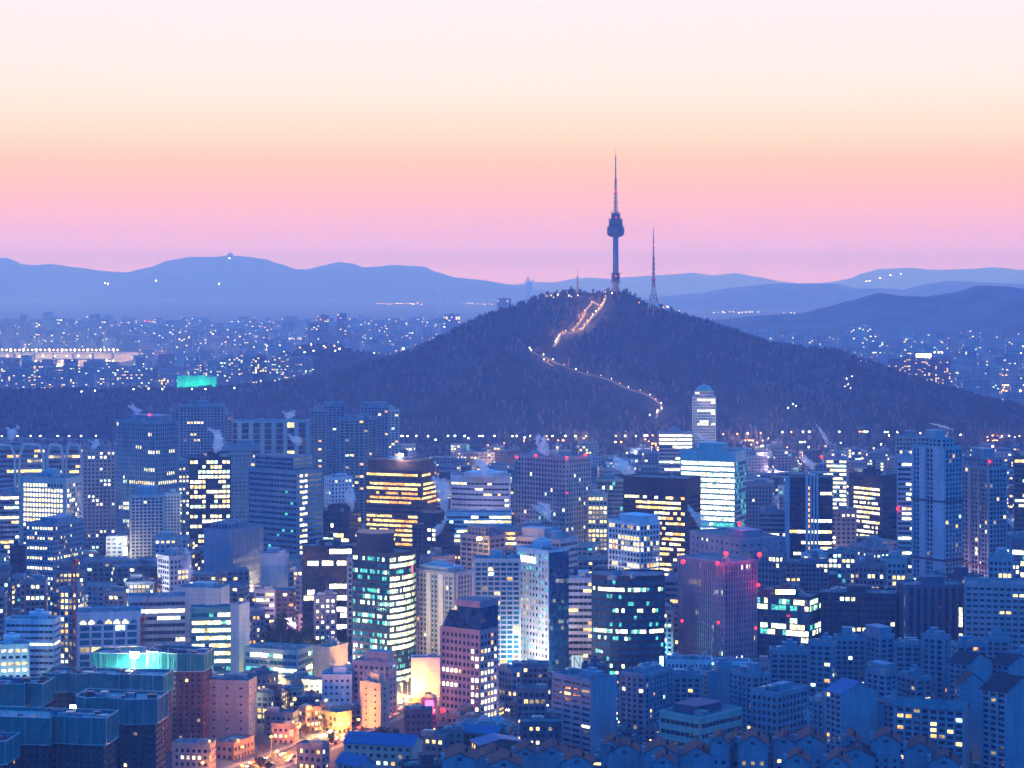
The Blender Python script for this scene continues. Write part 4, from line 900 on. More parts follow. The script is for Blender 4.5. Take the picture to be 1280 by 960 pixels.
# apartments at lower centre and right
AP = (.22,.28,.34)
def apt(label, *a, **k):
    k.setdefault('name', 'apartment_block'); k.setdefault('cat', 'apartment block'); return bld(label, *a, **k)
apt('apartment block with long balconies on its left face and a bare lilac end wall',690,739,771,852,948,(.30,.30,.36),'apt',.03,'home',rows=dict(bw=6.5,ww=.85,fh=3.1,wh=.45,vert=.2),blank=(1,))
for (l,a,kw) in (
 ('dark ribbed apartment tower left of centre bottom, dots of white stair lights',(775,806,841,845,925,AP,'aptfin',.05,'home'),{}),
 ('slim apartment tower left of the flat-roofed hall, lit stair dots',(841,None,877,845,915,AP,'aptfin',.04,'home'),{}),
 ('apartment slab with bare wide end wall behind the flat-roofed hall',(872,884,937,842,908,AP,'apt',.03,'home'),dict(blank=(1,))),
 ('apartment tower with pale piers right of the flat-roofed hall',(911,940,962,845,925,AP,'aptfin',.05,'home'),{}),
 ('dark slab with a blank end wall right of the pale-piered tower',(938,972,1011,868,950,AP,'grid',.02,'home'),{}),
 ('apartment tower with lit landings under the green wavy office',(962,None,1012,815,905,AP,'apt',.04,'home'),{}),
 ('brownish-windowed apartment tower, stair dots along its right edge',(1010,1040,1046,805,920,AP,'apt',.12,'home'),{}),
 ('pale flanked apartment tower right of the stair dots',(1043,None,1083,798,900,AP,'aptfin',.04,'home'),{}),
 ('tall blue slab with stepped round roof box in the right middle',(1078,1100,1118,796,905,AP,'apt',.02,'home'),dict(crown=((.1,.9,.1,.9,786,None,0),))),
 ('slender apartment tower with lit kitchen windows, stepped roof box behind',(1082,1107,1122,842,930,AP,'apt',.03,'home'),dict(crown=((.1,.9,.1,.9,832,None,0),))),
 ('apartment tower with green-dark bays below the black-striped block',(1118,None,1153,806,905,AP,'apt',.05,'home'),{}),
 ('tall paired rib apartment tower below the black-striped block',(1152,1180,1188,797,912,AP,'aptfin',.02,'home'),{}),
 ('blue apartment slab with lit dots on its left edge near the pink office',(1188,1196,1235,806,890,AP,'apt',.04,'home'),{}),
 ('wide dim apartment slab below the pink office',(1230,None,1262,800,880,AP,'apt',.03,'home'),{}),
 ('apartment block with three lit rooms near its top left',(1120,1145,1166,848,925,AP,'apt',.06,'home'),{}),
 ('dark apartment block at the right edge above the near trees',(1256,None,1300,822,905,AP,'apt',.02,'home'),{}),
 ('low dark slab far left of the lower right apartments',(1010,1030,1046,878,960,AP,'aptfin',.02,'home'),{}),
 ('grey-blue block peeping between the apartments at lower right',(1096,1118,1130,880,945,AP,'apt',.03,'home'),{}),
 ):
    apt(l,*a,**kw)

# ---------------------------------------------------------------- gabled apartment blocks and houses
PALEB = (.22,.27,.33)
ROOFR = wallmat('dark_red_roof_tiles', (.020,.020,.034), .8, .3, .4)
ROOFB = wallmat('blue_painted_metal_roof', (.015,.12,.26), .55, .25, .3)
def gable(label, xl, xr, peak, eave, base, depth, wall, roofm, cat='house', name='gabled_house', group=None, yaw=0, over=.5, win=True, lit=.1, xc=None, side='punch', dq=None):
    """pitched roof block; the gable end faces the camera unless xc gives the corner to a long face on the left"""
    if xc is None: P = boxpoly(xl, None, xr, base, eave, depth)
    else: P = boxpoly(xl, xc, xr, base, eave, None, yaw or None)
    FOOT.append(P)
    Yb = Yg(base); H = Hof(eave, Yb); HP_ = Hof(peak, Yb)
    cx = sum(p[0] for p in P)/4; cyy = sum(p[1] for p in P)/4; lp = [(x-cx, y-cyy) for x, y in P]
    root = thing(name, label, cat, (cx, cyy, 0), 0, group); m = wc(wall)
    # ridge runs front-back if xc None, else along the long left face
    a, b, c, d = [np.array(p) for p in lp]
    if xc is None: g0, g1, r0, r1 = (a, b), (d, c), (a+b)/2, (d+c)/2
    else: g0, g1, r0, r1 = (b, c), (a, d), (b+c)/2, (a+d)/2
    shell(root, lp, -1, H, side, m, lit, 'home', None, cap=.3, blank=(() if xc is None else (1,)), top_blank=(6.5 if xc is None else 0), rows=(dict(bw=4.4,ww=.4) if xc is None else None))
    q = MB(); 
    if xc is None:
        q.tri((*(g0[0]),H-.1),(*(g0[1]),H-.1),(*r0,HP_-.25)); q.tri((*(g1[1]),H-.1),(*(g1[0]),H-.1),(*r1,HP_-.25))
    else:
        q.tri((*(g0[0]),H-.1),(*(g0[1]),H-.1),(*r0,HP_-.25)); q.tri((*(g1[1]),H-.1),(*(g1[0]),H-.1),(*r1,HP_-.25))
    q.build('gable_wall', m, root)
    # roof: two thick slopes with a small overhang
    q = MB(); ridge_d = (r0-r1)/np.linalg.norm(r0-r1)*over
    for s, (e0, e1) in enumerate(((g0[0], g1[0]), (g0[1], g1[1]))):
        out = (e0-r0); out = out/np.linalg.norm(out); sl = (HP_-H)/np.linalg.norm(e0-r0); oo = out*over
        A1, A2 = e0+oo+ridge_d, e1+oo-ridge_d; z0 = H-sl*over
        P8 = [(*A1,z0),(*A2,z0),(*(r1-ridge_d),HP_),(*(r0+ridge_d),HP_)]
        top = [(p[0],p[1],p[2]+.28) for p in P8]
        if s == 0: P8 = P8[::-1]; top = top[::-1]
        q.hexa(P8+top)
    q.build('roof', roofm, root)
    if xc is None and win:
        q = MB(); mid = (g0[0]+g0[1])/2; u = (g0[1]-g0[0]); w_ = np.linalg.norm(u); u = u/w_; n_ = np.array([u[1], -u[0]]); zc = H+(HP_-H)*.15
        for k in (-1, 1):
            p0 = mid+u*(k*.55-.5)+n_*.05; p1 = mid+u*(k*.55+.5)+n_*.05; q.quad((*p0,zc-.7),(*p1,zc-.7),(*p1,zc+.7),(*p0,zc+.7))
        q.build('gable_window', GLASS, root)
        # raised side parapet of the stair head
        q = MB(); c0 = g0[0]+u*.5+(g1[0]-g0[0])*.04; q.obox(c0, u, .9, .9, H-.2, HP_-.3+R.uniform(-.6,.8)); q.build('stair_head', m, root)
        q = MB(); c0 = mid+(g1[0]-g0[0])*R.uniform(.2,.5)+u*w_*.2; q.obox(c0, u, .5, .5, H, HP_+1.0); q.build('chimney', ROOFR, root)
    return root
for px, py, pw in ((350,872,10000),(372,874,12000),(392,872,12000),(340,884,12000),(405,884,16000),(500,874,14000),(515,872,8000),(485,872,12000),(430,905,16000),(400,922,14000)):
    x, y = gp(px, py); point('plaza_glow', (x, y, 7), (1,.60,.16), pw, 1.2)
row = [(640,673,934,944),(671,709,933,943),(700,742,944,954),(751,776,925,936),(759,803,930,942),(803,848,931,943),(849,893,935,946),(887,912,918,930),(909,931,921,932),
       (922,960,919,931),(966,993,919,929),(993,1031,918,929),(1053,1076,918,929),(1088,1126,917,928),(1047,1094,935,946),(1130,1171,928,940),(1030,1062,944,956),(1160,1200,944,955),(815,842,944,955),(980,1012,942,953),
       (552,597,941,951),(594,634,939,950),(607,652,948,958)]
for i, (a, b, p, e) in enumerate(row):
    gable('small pale villa gable with twin attic panes in the row along the bottom edge', a, b, p, e, 1010+R.uniform(-6,10)+(0 if p < 940 else 22), R.uniform(14,22), PALEB, ROOFR, 'house', 'villa', 'villas with gabled ends along the bottom edge', lit=.12)
gable('tall apartment block with a broad blue gable and long balcony face on its left', 1031, 1097, 855, 868, 975, 16, AP, ROOFB, 'apartment block', 'apartment_block', xc=1052, side='apt', lit=.03)
gable('apartment block behind it with a lit pink and green top room', 1054, 1105, 873, 880, 968, 14, AP, ROOFR, 'apartment block', 'apartment_block', xc=1060, side='apt', lit=.06)
gable('apartment block with dark mansard roof and yellow lit rooms at lower right', 1118, 1212, 880, 889, 985, 16, AP, ROOFM, 'apartment block', 'apartment_block', xc=1206, side='apt', lit=.10)
gable('large apartment block with green-tinted balcony face and a wide shadowed end, far lower right', 1226, 1300, 850, 866, 990, 16, AP, ROOFR, 'apartment block', 'apartment_block', xc=1258, side='apt', lit=.04)
gable('apartment block behind it with broad pale gable and balcony column', 1193, 1232, 842, 855, 960, 16, PALEB, ROOFR, 'apartment block', 'apartment_block', xc=1200, side='apt', lit=.05)
gable('apartment block with a pale peaked end near the right middle', 1185, 1240, 820, 831, 930, 16, PALEB, ROOFR, 'apartment block', 'apartment_block', xc=1210, side='apt', lit=.04)
gable('apartment block with a slanting dark roof at the right edge', 1238, 1290, 822, 832, 925, 16, AP, ROOFR, 'apartment block', 'apartment_block', xc=1262, side='apt', lit=.03)
gable('long hall under a blue metal roof, beige gable on its right', 430, 528, 923, 933, 985, 16, BEIGE, ROOFB, 'hall', 'long_hall', xc=516, side='punch', yaw=17)
gable('lower long hall with blue roof right of the pink tower, shop light beside it', 570, 630, 911, 918, 962, 14, BRICK, ROOFB, 'hall', 'long_hall', xc=622, side='punch', yaw=17)
gable('pale house with steep metal roof at the bottom edge near the street', 420, 468, 948, 958, 1020, 16, PALEB, ROOFB, 'house', 'gabled_house', xc=450)
gable('blue roofed brick house above the bottom villas', 588, 655, 926, 932, 985, 12, BRICK, ROOFB, 'house', 'gabled_house', xc=600, side='grid', lit=.1)
# flat-roofed modern hall
bld('modern hall with broad flat overhanging roofs, olive bands and a dark roof box',824,876,928,899,966,(.38,.42,.36),'ribbon',.12,'warm',.9,cat='hall',name='flat_roofed_hall',rows=dict(fh=5.0,wh=.42),kit=(2,False,True),yaw=38,crown=((.15,.7,.2,.8,889,None,0,(.06,.09,.14)),))
# ---------------------------------------------------------------- low shops by the orange street
for k in range(95):     # sourceless fill lights, added to brighten walls in the middle distance
    Y = 1380+1700*R.random()**.85; x = R.uniform(-.225,.225)*Y; c_ = R.choice([(1,.85,.7),(1,.65,.35),(.7,.85,1),(.6,.9,1),(1,.6,.75),(.85,.9,1)])
    if Y < 1600 and x > .06*Y: continue
    point('fill_glow', (x, Y, R.uniform(8,22)), c_, 9000+14*(Y-1300)+R.random()*24000, 2.0)
LOW = [('low pink block with a red sign beside the orange street',339,369,373,907,929,(.55,.34,.36)),
 ('small blue-roofed shop with rows of windows above the pink block',330,366,373,893,921,PALEB),
 ('narrow brick shop between the white and the yellow shopfronts',372,382,405,887,915,(.40,.24,.26)),
 ('yellow-lit shop with a broad flat roof and glowing ground floor',396,421,440,893,917,(.55,.50,.28)),
 ('pink shop front washed by orange street light right of the yellow shop',421,423,460,886,907,(.60,.36,.32)),
 ('round-cornered block at the street fork',371,403,412,933,962,(.46,.36,.38)),
 ('low pale shops at the bottom left of the orange street',215,262,270,932,975,(.50,.42,.42)),
 ('brick shop with canopy left of the orange street bend',268,292,318,930,950,(.36,.26,.26)),
 ('dark shop block right of the orange junction',505,None,541,889,930,(.20,.16,.22)),
 ('magenta-lit stair block above the dark shop block',526,541,546,875,915,(.60,.25,.50)),
 ('small dark rooftops block between junction and pink granite tower',546,None,585,915,950,(.14,.15,.18)),
 ('pale block right behind the pink granite tower with a blue-white lamp',622,640,652,838,885,(.42,.40,.50)),
 ('mauve block with small windows lower right of the slender tower',645,None,684,862,912,(.40,.32,.38)),
 ('dark block with a bare lit wall under the slender tower',640,None,686,832,880,(.34,.28,.36)),
 ('low dark terrace block under the balcony apartment block',650,None,702,904,956,(.12,.17,.24)),
 ('tan lit apartment shop with balconies below the orange junction',610-52,None,580,913,962,(.44,.36,.34)),
 ('brick villas row block with lit basement left of the blue roofed house',528,556,562,921,966,(.42,.34,.34)),
 ('low blue shed roof block in front of the green-lit glass office',312,336,343,868,905,(.12,.20,.30)),
 ('lit cream arcade block beside the yellow floodlights',338,None,380,862,888,(.60,.54,.44)),
 ('small green-signed shop near the floodlit arcade',378,None,402,852,880,(.50,.48,.36))]
for (l,a,c,b_,t_,ba,w_) in LOW:
    bld(l,a,c,b_,t_,ba,tuple(round(v*.62,3) for v in w_),'punch' if ba > 920 else 'grid',.16,'warm',cat='shop',name='shop_building',kit=(2,False,False),rows=dict(bw=3,fh=3.4))
# ---------------------------------------------------------------- construction site wrapped in teal netting
NET = wallmat('teal_safety_net', (.006,.19,.19), .8, .45, .9); TUBE = wallmat('pale_scaffold_rail', (.60,.60,.60), .5, .1); BRK = wallmat('brown_brick', (.12,.075,.075), .85, .3, .5)
def site(label, pts, top, net, base, depth=16, lit=.02, yshift=()):
    """pts: photo columns of the zigzag front, with a distance offset in metres for each"""
    Y = Yg(base); fr = [((px-640)/FPX*(Y+dy), Y+dy) for px, dy in pts]
    P = fr+[(fr[-1][0]+2, fr[-1][1]+depth), (fr[0][0]+2, fr[0][1]+depth)]; FOOT.append(P)
    cx = sum(p[0] for p in P)/len(P); cyy = sum(p[1] for p in P)/len(P); lp = [(x-cx, y-cyy) for x, y in P]
    H = Hof(top, Y); HN = Hof(net, Y)
    root = thing('unfinished_apartment', label, 'construction', (cx, cyy, 0), 0, 'unfinished apartment blocks wrapped in netting')
    shell(root, lp, -1, HN-.2, 'apt', BRK, lit, 'home', None, cap=.2, rows=dict(bw=3.2,ww=.45,fh=3.0,wh=.5,vert=-.06))
    q = MB(); q.prism(offs(lp, -.3), HN-.25, H-1.3, 0, 0); q.build('concrete_core', CONC, root)
    q = MB(); o1, o0 = offs(lp, 1.0), offs(lp, .3)
    for i in range(len(lp)):
        j = (i+1) % len(lp)
        a_, b_ = np.array(o1[i]), np.array(o1[j]); l_ = np.linalg.norm(b_-a_); nn_ = np.array([(b_-a_)[1], -(b_-a_)[0]])/max(l_,.1); m_ = max(1, int(l_/1.6)); pp = [a_+(b_-a_)*k/m_+(nn_*R.uniform(-.28,.28) if 0 < k < m_ else 0) for k in range(m_+1)]
        hm_ = (HN+H)/2
        for g0, g1 in zip(pp, pp[1:]):
            e0, e1 = g0-nn_*R.uniform(0,.35), g1-nn_*R.uniform(0,.35); q.quad((*g0,HN),(*g1,HN),(*e1,hm_),(*e0,hm_)); q.quad((*e0,hm_),(*e1,hm_),(*g1,H),(*g0,H))
        q.quad((*o0[j],HN),(*o0[i],HN),(*o0[i],H),(*o0[j],H))
    q.build('safety_net', NET, root)
    for zz in (H, HN):
        q = MB()
        for i in range(len(lp)): q.bar((*o1[i],zz),(*o1[(i+1) % len(lp)],zz), .22)
        q.build('edge_rail', TUBE, root)
    q = MB()
    for i in range(len(lp)-1):
        a, b_ = np.array(o1[i]), np.array(o1[i+1]); l = np.linalg.norm(b_-a); n = max(1, int(l/6))
        for k in range(n):
            p = a+(b_-a)*(k/n); p2 = p*1.002; q.bar((*p2,HN),(*p2,H+.8), .11)
    q.build('scaffold_posts', TUBE, root)
    for k in range(22):
        f = R.random(); i = R.randrange(len(fr)-1); p = np.array(lp[i])*(1-f)+np.array(lp[i+1])*f; q = MB(); q.obox((p[0]*.92+R.uniform(-1,1),p[1]+R.uniform(2.5,depth*.85)),(1,R.uniform(-.2,.2)), R.uniform(.5,2.6), R.uniform(.5,2.2), H-1.35, H-1.3+R.choice([.5,.8,1.4,2.6])*R.uniform(.7,1.2)); q.build('formwork_stack', R.choice([METAL, CONC, ROOFB, BRK, DARKM]), root)
    q = MB()
    for k in range(16):
        f = R.random(); i = R.randrange(len(fr)-1); p = np.array(lp[i])*(1-f)+np.array(lp[i+1])*f; x_, y_ = p[0]*.94, p[1]+R.uniform(1,depth*.9); q.bar((x_,y_,H-1.4),(x_,y_,H+R.uniform(.6,2.2)), .12)
    q.build('column_rebar', RED, root)
    return root
site('netted block nearest the bottom left corner, brick storeys showing beneath', [(-30,10),(0,4),(61,0),(62,6),(97,2),(131,0)], 897, 931, 1050)
site('netted block right behind the corner one with a long zigzag net', [(98,8),(108,2),(135,4),(162,-2),(195,0)], 873, 904, 1020)
site('netted block left edge with green lit brick base', [(-30,6),(0,4),(28,3),(29,8),(52,4)], 856, 884, 958)
site('netted block in the second row carrying the yellow site lamp', [(55,8),(70,6),(90,8),(97,4),(115,8),(147,3),(148,5),(203,0)], 844, 868, 948)
site('netted block with the blinding white floodlight on its deck', [(117,6),(147,4),(183,4),(205,8)], 818, 838, 925)
site('tall netted block on the right of the site above a dark brick side', [(186,8),(213,2),(222,0),(254,0)], 817, 839, 930, depth=20)
site('sliver of netted block in the lowest left corner', [(-30,2),(-5,0),(5,0)], 926, 955, 1070)
for (px, y0, y1, Y, jx, jy, lab) in ((93,700,890,1240,62,690,'rust red tower crane left of the arched office'),(178,772,842,1290,186,752,'slim tower crane with a raised jib behind the floodlight')):
    x, y, z = at(px, y1, Y); t = thing('tower_crane', lab, 'crane', (x, y, z))
    h = (y1-y0)/FPX*Y; q = MB(); lattice(q, 0, h, 1.3, 1.3, n=int(h/3), w=.22, rot=pi/4, mB_=0); q.build('mast', RED, t)
    dx = (jx-px)/FPX*Y; dz = (y0-jy)/FPX*Y
    q = MB()
    e = (dx*.9, 14, h+max(dz, 4)+8)
    for o in (-.6, .6): q.bar((o,0,h),(e[0]+o*.3,e[1],e[2]), .16)
    q.bar((0,0,h+1.4),(e[0],e[1],e[2]+.3), .14)
    for k in range(14):
        f = k/14; q.bar((-.6+e[0]*f, e[1]*f, h+(e[2]-h)*f),(e[0]*(f+.04), e[1]*(f+.04), h+1.4+(e[2]-h-1)*f), .08); q.bar((.6+e[0]*f, e[1]*f, h+(e[2]-h)*f),(e[0]*(f+.04), e[1]*(f+.04), h+1.4+(e[2]-h-1)*f), .08)
    q.build('jib', RED, t)
    q = MB(); q.box(-1.1,1.1,-1.4,1.1,h-2.4,h+.3); q.box(-1.0,1.0,1.0,6,h-.6,h); q.box(-1.2,1.2,4,6.2,h-2.6,h-.62); q.build('cab', RED, t)
# site lamps
def flood(label, px, py, Y, col, power, mat, r=1.0):
    x, y, z = at(px, py, Y); t = thing('floodlight', label, 'floodlight', (x, y, z-4))
    q = MB(); q.bar((0,0,-1.5),(0,0,4), .12); q.bar((-1.2,0,4),(1.2,0,4), .1); q.build('stand', METAL, t)
    q = MB()
    for k in (-.7, .7): q.obox((k,-.3),(1,0), .6*r, .25, 4.1, 4.1+1.1*r)
    q.build('lamp_head', mat, t)
    l = bpy.data.lights.new('floodlight_glow', 'POINT'); l.color = col; l.energy = power; l.shadow_soft_size = .8
    o = bpy.data.objects.new('floodlight_glow', l); COL.objects.link(o); o.parent = t; o.location = (0,-1.6,4.8)
FLW = litmat('floodlight_glow_surface', (1,1,.85), 60, None, sample='AUTO'); FLY = litmat('yellow_floodlight_surface', (1,.8,.25), 45, None, sample='AUTO')
flood('blinding white floodlight on the deck of the netted building site', 168, 822, Yg(925)-4, (.9,1,.85), 60000, FLW, 2.6)
flood('yellow floodlight in the gap between netted blocks', 92, 886, Yg(1020)+30, (1,.8,.25), 16000, FLY, 1.5)
flood('orange floodlight starring on the gridded apartment tower', 599, 675, Yg(790)-4, (1,.5,.12), 16000, litmat('orange_floodlight_surface', (1,.55,.15), 45, None, sample='AUTO'), 1.6)
flood('white roof floodlight shining on top of the brown office block', 501, 570, Yg(712)+8, (1,1,1), 12000, FLW, 1.8)
flood('white floodlight standing in the alley behind the arched office', 158, 740, Yg(800), (.9,.9,1), 50000, FLW, 1.2)
flood('yellow starry lamp at the floodlit arcade, left one', 372, 882, 1300, (1,.7,.2), 60000, FLY, 1.3)
flood('pale starry lamp at the floodlit arcade, right one', 394, 882, 1302, (1,.9,.5), 60000, FLW, 1.0)

# ---------------------------------------------------------------- the orange street, its cars and lamps
ASPH = wallmat('asphalt', (.06,.06,.065), .85, .3, .5); KERB = wallmat('pavement_slabs', (.22,.21,.20), .9, .2, .6); PAINT = wallmat('road_paint', (.75,.75,.7), .7, .1)
SP = [gp(255,990), gp(300,966), gp(345,951), gp(378,938), gp(411,926), gp(440,911), gp(470,898), gp(500,884), gp(540,866), gp(640,848)]
SP2 = [gp(495,880), gp(470,860), gp(440,842), gp(360,838), gp(300,838)]
SP3 = [gp(640,872), gp(634,840), gp(632,815), gp(636,780)]
def road(P, w, z, mat, name):
    q = MB(); n = len(P); Lf = []
    for i in range(n):
        a = np.array(P[max(0,i-1)]); b_ = np.array(P[min(n-1,i+1)]); d = (b_-a)/np.linalg.norm(b_-a); nn = np.array([-d[1], d[0]])
        Lf.append((np.array(P[i])+nn*w/2, np.array(P[i])-nn*w/2))
    for (a, b_), (c, d) in zip(Lf, Lf[1:]):
        if name == 'road': q.quad((*b_,z),(*d,z),(*c,z),(*a,z))
        else: q.hexa([(*b_,z-.4),(*d,z-.4),(*c,z-.4),(*a,z-.4),(*b_,z),(*d,z),(*c,z),(*a,z)])
    return tag(q.build(name, mat), kind='structure')
def off(P, e):
    o = []
    for i in range(len(P)):
        a = np.array(P[max(0,i-1)]); b_ = np.array(P[min(len(P)-1,i+1)]); d = (b_-a)/np.linalg.norm(b_-a); o.append(tuple(np.array(P[i])+np.array([-d[1], d[0]])*e))
    return o
for i, (P, w) in enumerate(((SP, 20), (SP2, 12), (SP3, 12))):
    road(P, w, .012+.006*i, ASPH, 'road')
    for s in (-1, 1): road(off(P, s*(w/2+2)), 4, .15+.01*i+.004*s, KERB, 'pavement')
q = MB()
for P in (SP,):
    for a, b_ in zip(P, P[1:]):
        a, b_ = np.array(a), np.array(b_); l = np.linalg.norm(b_-a); u = (b_-a)/l
        for k in range(int(l/8)):
            c = a+u*(k*8+2); q.obox(c, u, 1.5, .12, .02, .034)
tag(q.build('road_markings', PAINT), kind='structure')
CARC = [wallmat('car_paint_white', (.7,.7,.7), .3), wallmat('car_paint_black', (.03,.03,.03), .3), wallmat('car_paint_silver', (.4,.42,.44), .3, metal=.5), wallmat('car_paint_orange', (.5,.2,.04), .3)]
HL = litmat('headlight_glow', (1,.92,.7), 40, None, sample='AUTO'); TL = litmat('tail_light_glow', (1,.04,.02), 30, None, sample='AUTO'); TYRE = wallmat('tyre_rubber', (.02,.02,.02), .9)
def car_proto(mat):
    t = thing('parked_car', 'x', 'car'); q = MB()
    prof = [(-2.2,.35),(-2.25,.75),(-1.9,.95),(-1.2,1.0),(-.7,1.42),(.9,1.45),(1.6,1.02),(2.15,.92),(2.25,.6),(2.2,.35)]
    n = len(prof)
    for s, (y0, y1) in enumerate(((-.88,.88),)):
        i = len(q.v); q.v += [(x,y0+(.14 if z > 1.1 else 0),z) for x,z in prof]+[(x,y1-(.14 if z > 1.1 else 0),z) for x,z in prof]
        q.f.append(tuple(i+k for k in range(n))); q.m.append(0); q.f.append(tuple(i+n+k for k in reversed(range(n)))); q.m.append(0)
        for k in range(n): j = (k+1) % n; q.f.append((i+j,i+k,i+n+k,i+n+j)); q.m.append(0)
    q.build('body', mat, t)
    q = MB(); q.hexa([(-1.15,-.8,1.0),(1.5,-.8,1.0),(1.5,.8,1.0),(-1.15,.8,1.0),(-.66,-.76,1.38),(.88,-.76,1.38),(.88,.76,1.38),(-.66,.76,1.38)]); q.build('windows', GLASS, t)
    for x in (-1.35, 1.35):
        for y in (-.8, .8):
            q = MB(); q.bar((x,y-.12,.33),(x,y+.12,.33), .33, n=10); q.build('wheel', TYRE, t)
    for y in (-.6, .6):
        q = MB(); q.obox((2.22,y),(1,0), .07, .2, .6, .82); q.build('headlight', HL, t)
        q = MB(); q.obox((-2.24,y),(1,0), .07, .2, .65, .88); q.build('tail_light', TL, t)
    return t
CP = [car_proto(m) for m in CARC]; used = set()
def car(c, u):
    k = R.randrange(4); lab = 'car with its lights on in the traffic of the orange lit street'; rz = atan2(u[1], u[0])
    if k not in used:
        used.add(k); t = CP[k]; t.location = (*c, .03); t.rotation_euler = (0,0,rz); tag(t, lab, group='cars on the orange lit street')
    else: t = dup(CP[k], (*c, .03), rz, lab, 'cars on the orange lit street')
    t.name = 'car'
for k in range(4): car((0,0), (1,0)) if False else None
for P, w in ((SP, 20), (SP2, 12), (SP3, 12)):
    for a, b_ in zip(P, P[1:]):
        a, b_ = np.array(a), np.array(b_); l = np.linalg.norm(b_-a); u = (b_-a)/l; nn = np.array([-u[1], u[0]]); s = 3
        while s < l-3:
            for ln in ((-7,-3.5,3.5,7) if w > 15 else (-3,3)):
                if R.random() < .42: car(a+u*(s+R.uniform(-2,2))+nn*ln, u if ln < 0 else -u)
            s += 9
for k in range(4):
    if k not in used: car(np.array(gp(480,889)), np.array([1,0.]))
for P, w, sp_ in ((SP, 20, 22), (SP2, 12, 20), (SP3, 12, 24)):
    for a, b_ in zip(P, P[1:]):
        a, b_ = np.array(a), np.array(b_); l = np.linalg.norm(b_-a); u = (b_-a)/l; nn = np.array([-u[1], u[0]])
        for k in range(max(1, int(l/sp_))):
            for s in (-1, 1):
                c = a+u*(k+.5)*l/max(1, int(l/sp_))+nn*s*(w/2+.8)
                lamp('o' if P is not SP2 else R.choice('wow'), (*c, .1), 'orange street lamp over the lit street in the lower left', 'lamps of the orange street', 9, .75)
        for k in range(max(1, int(l/28))):
            c = a+u*(k+.5)*l/max(1, int(l/28)); point('street_glow', (*c, 6.5), (1,.32,.035) if P is not SP2 else (1,.62,.22), (9000 if c[0] < -135 else 30000) if P is SP else 24000, 1.2)
# other glowing alleys among the blocks: (px, py on ground, colour, watts)
for px, py, col, pw, kd in [(430,775,(1,.6,.35),26000,'w'),(372,772,(1,.75,.6),14000,'w'),(125,655,(1,.55,.8),70000,'w'),(137,665,(1,.7,.4),40000,'o'),(680,870,(.6,.7,1),15000,'c'),(824,840,(.2,.8,1),22000,'c'),
     (560,640,(1,.9,.8),60000,'w'),(1000,735,(1,.6,.4),80000,'w'),(1040,735,(1,.65,.45),90000,'w'),(1080,738,(1,.7,.5),90000,'w'),(1110,738,(1,.7,.5),70000,'w'),(985,722,(1,.5,.4),60000,'o'),(412,590,(.85,.75,1),110000,'w'),(880,655,(.8,.9,1),60000,'w'),
     (665,850,(.7,.85,1),40000,'c'),(648,848,(.9,.9,1),40000,'w'),(690,846,(1,.9,.8),30000,'w'),(635,800,(1,.65,.2),30000,'o'),(630,950,(1,.6,.25),14000,'o'),(730,800,(1,.65,.3),50000,'o'),(60,700,(1,.8,.5),30000,'w'),(780,560,(1,.6,.25),160000,'o'),(815,562,(1,.6,.25),160000,'o'),(935,552,(1,.7,.35),200000,'o'),(1000,560,(1,.8,.45),200000,'w'),(960,565,(1,.8,.5),160000,'w'),(700,556,(1,.7,.4),60000,'o'),(1075,583,(.5,1,.7),60000,'g'),
     (1240,548,(1,.75,.4),120000,'o'),(1275,640,(1,.5,.5),60000,'o'),(650,905,(.6,.7,1),9000,'w'),(275,905,(1,.8,.4),5000,'w'),(270,875,(1,.9,.6),6000,'w'),(25,880,(.6,1,.7),15000,'c'),(310,905,(1,.75,.4),12000,'w')]:
    x, y = gp(px, py); z = 0
    if y > 3300: y = 3300; x = (px-640)/FPX*y; z = 0
    point('alley_glow', (x, y, 14 if y < 2000 else 26), col, pw*(.4 if y < 2000 else .22), 1.5)
    for k in range(2 if y < 2000 else 4):
        lamp(kd, (x+R.uniform(-9,9), y-R.uniform(0,8), z), 'lamp glowing in an alley between the city blocks', 'lamps glowing between the city blocks', 9, .5 if y < 2000 else .8)
for px, dz in ((650,8),(664,8),(680,8),(650,26),(668,26)):
    x, y = gp(px, 862); point('tower_uplight', (x, y-3, dz), (.75,.85,1), 9000, 1.0)
# roads at the hill foot
for pts, w, col in (([(600,566),(640,560),(700,556),(760,550),(800,553),(822,566),(823,585)], 14, 'o'), ([(900,540),(950,540),(965,545),(935,565),(1000,568),(1060,560)], 14, 'w'), ([(925,572),(985,576)], 10, 'w'), ([(1150,548),(1220,542),(1290,540)], 12, 'w')):
    P = [gp(a, max(b_, 553)) if b_ >= 553 else ((a-640)/FPX*3340, 3340+(553-b_)*2) for a, b_ in pts]
    road(P, w, .3, KERB, 'road')
    for a, b_ in zip(P, P[1:]):
        l = hypot(b_[0]-a[0], b_[1]-a[1]); n = max(1, int(l/38))
        for k in range(n):
            f = (k+.5)/n; lamp('o' if (col == 'o' or R.random() < .4) else 'w', (a[0]+(b_[0]-a[0])*f, a[1]+(b_[1]-a[1])*f-3, .3), 'lamp beside the lit road winding at the foot of the hill', 'lamps of the road at the hill foot', 9, .7)
        for k in range(max(1, int(l/110))):
            f = (k+.5)/max(1, int(l/110)); point('road_glow', (a[0]+(b_[0]-a[0])*f, a[1]+(b_[1]-a[1])*f, 10), (1,.6,.25) if col == 'o' else (1,.8,.5), 26000, 1.5)

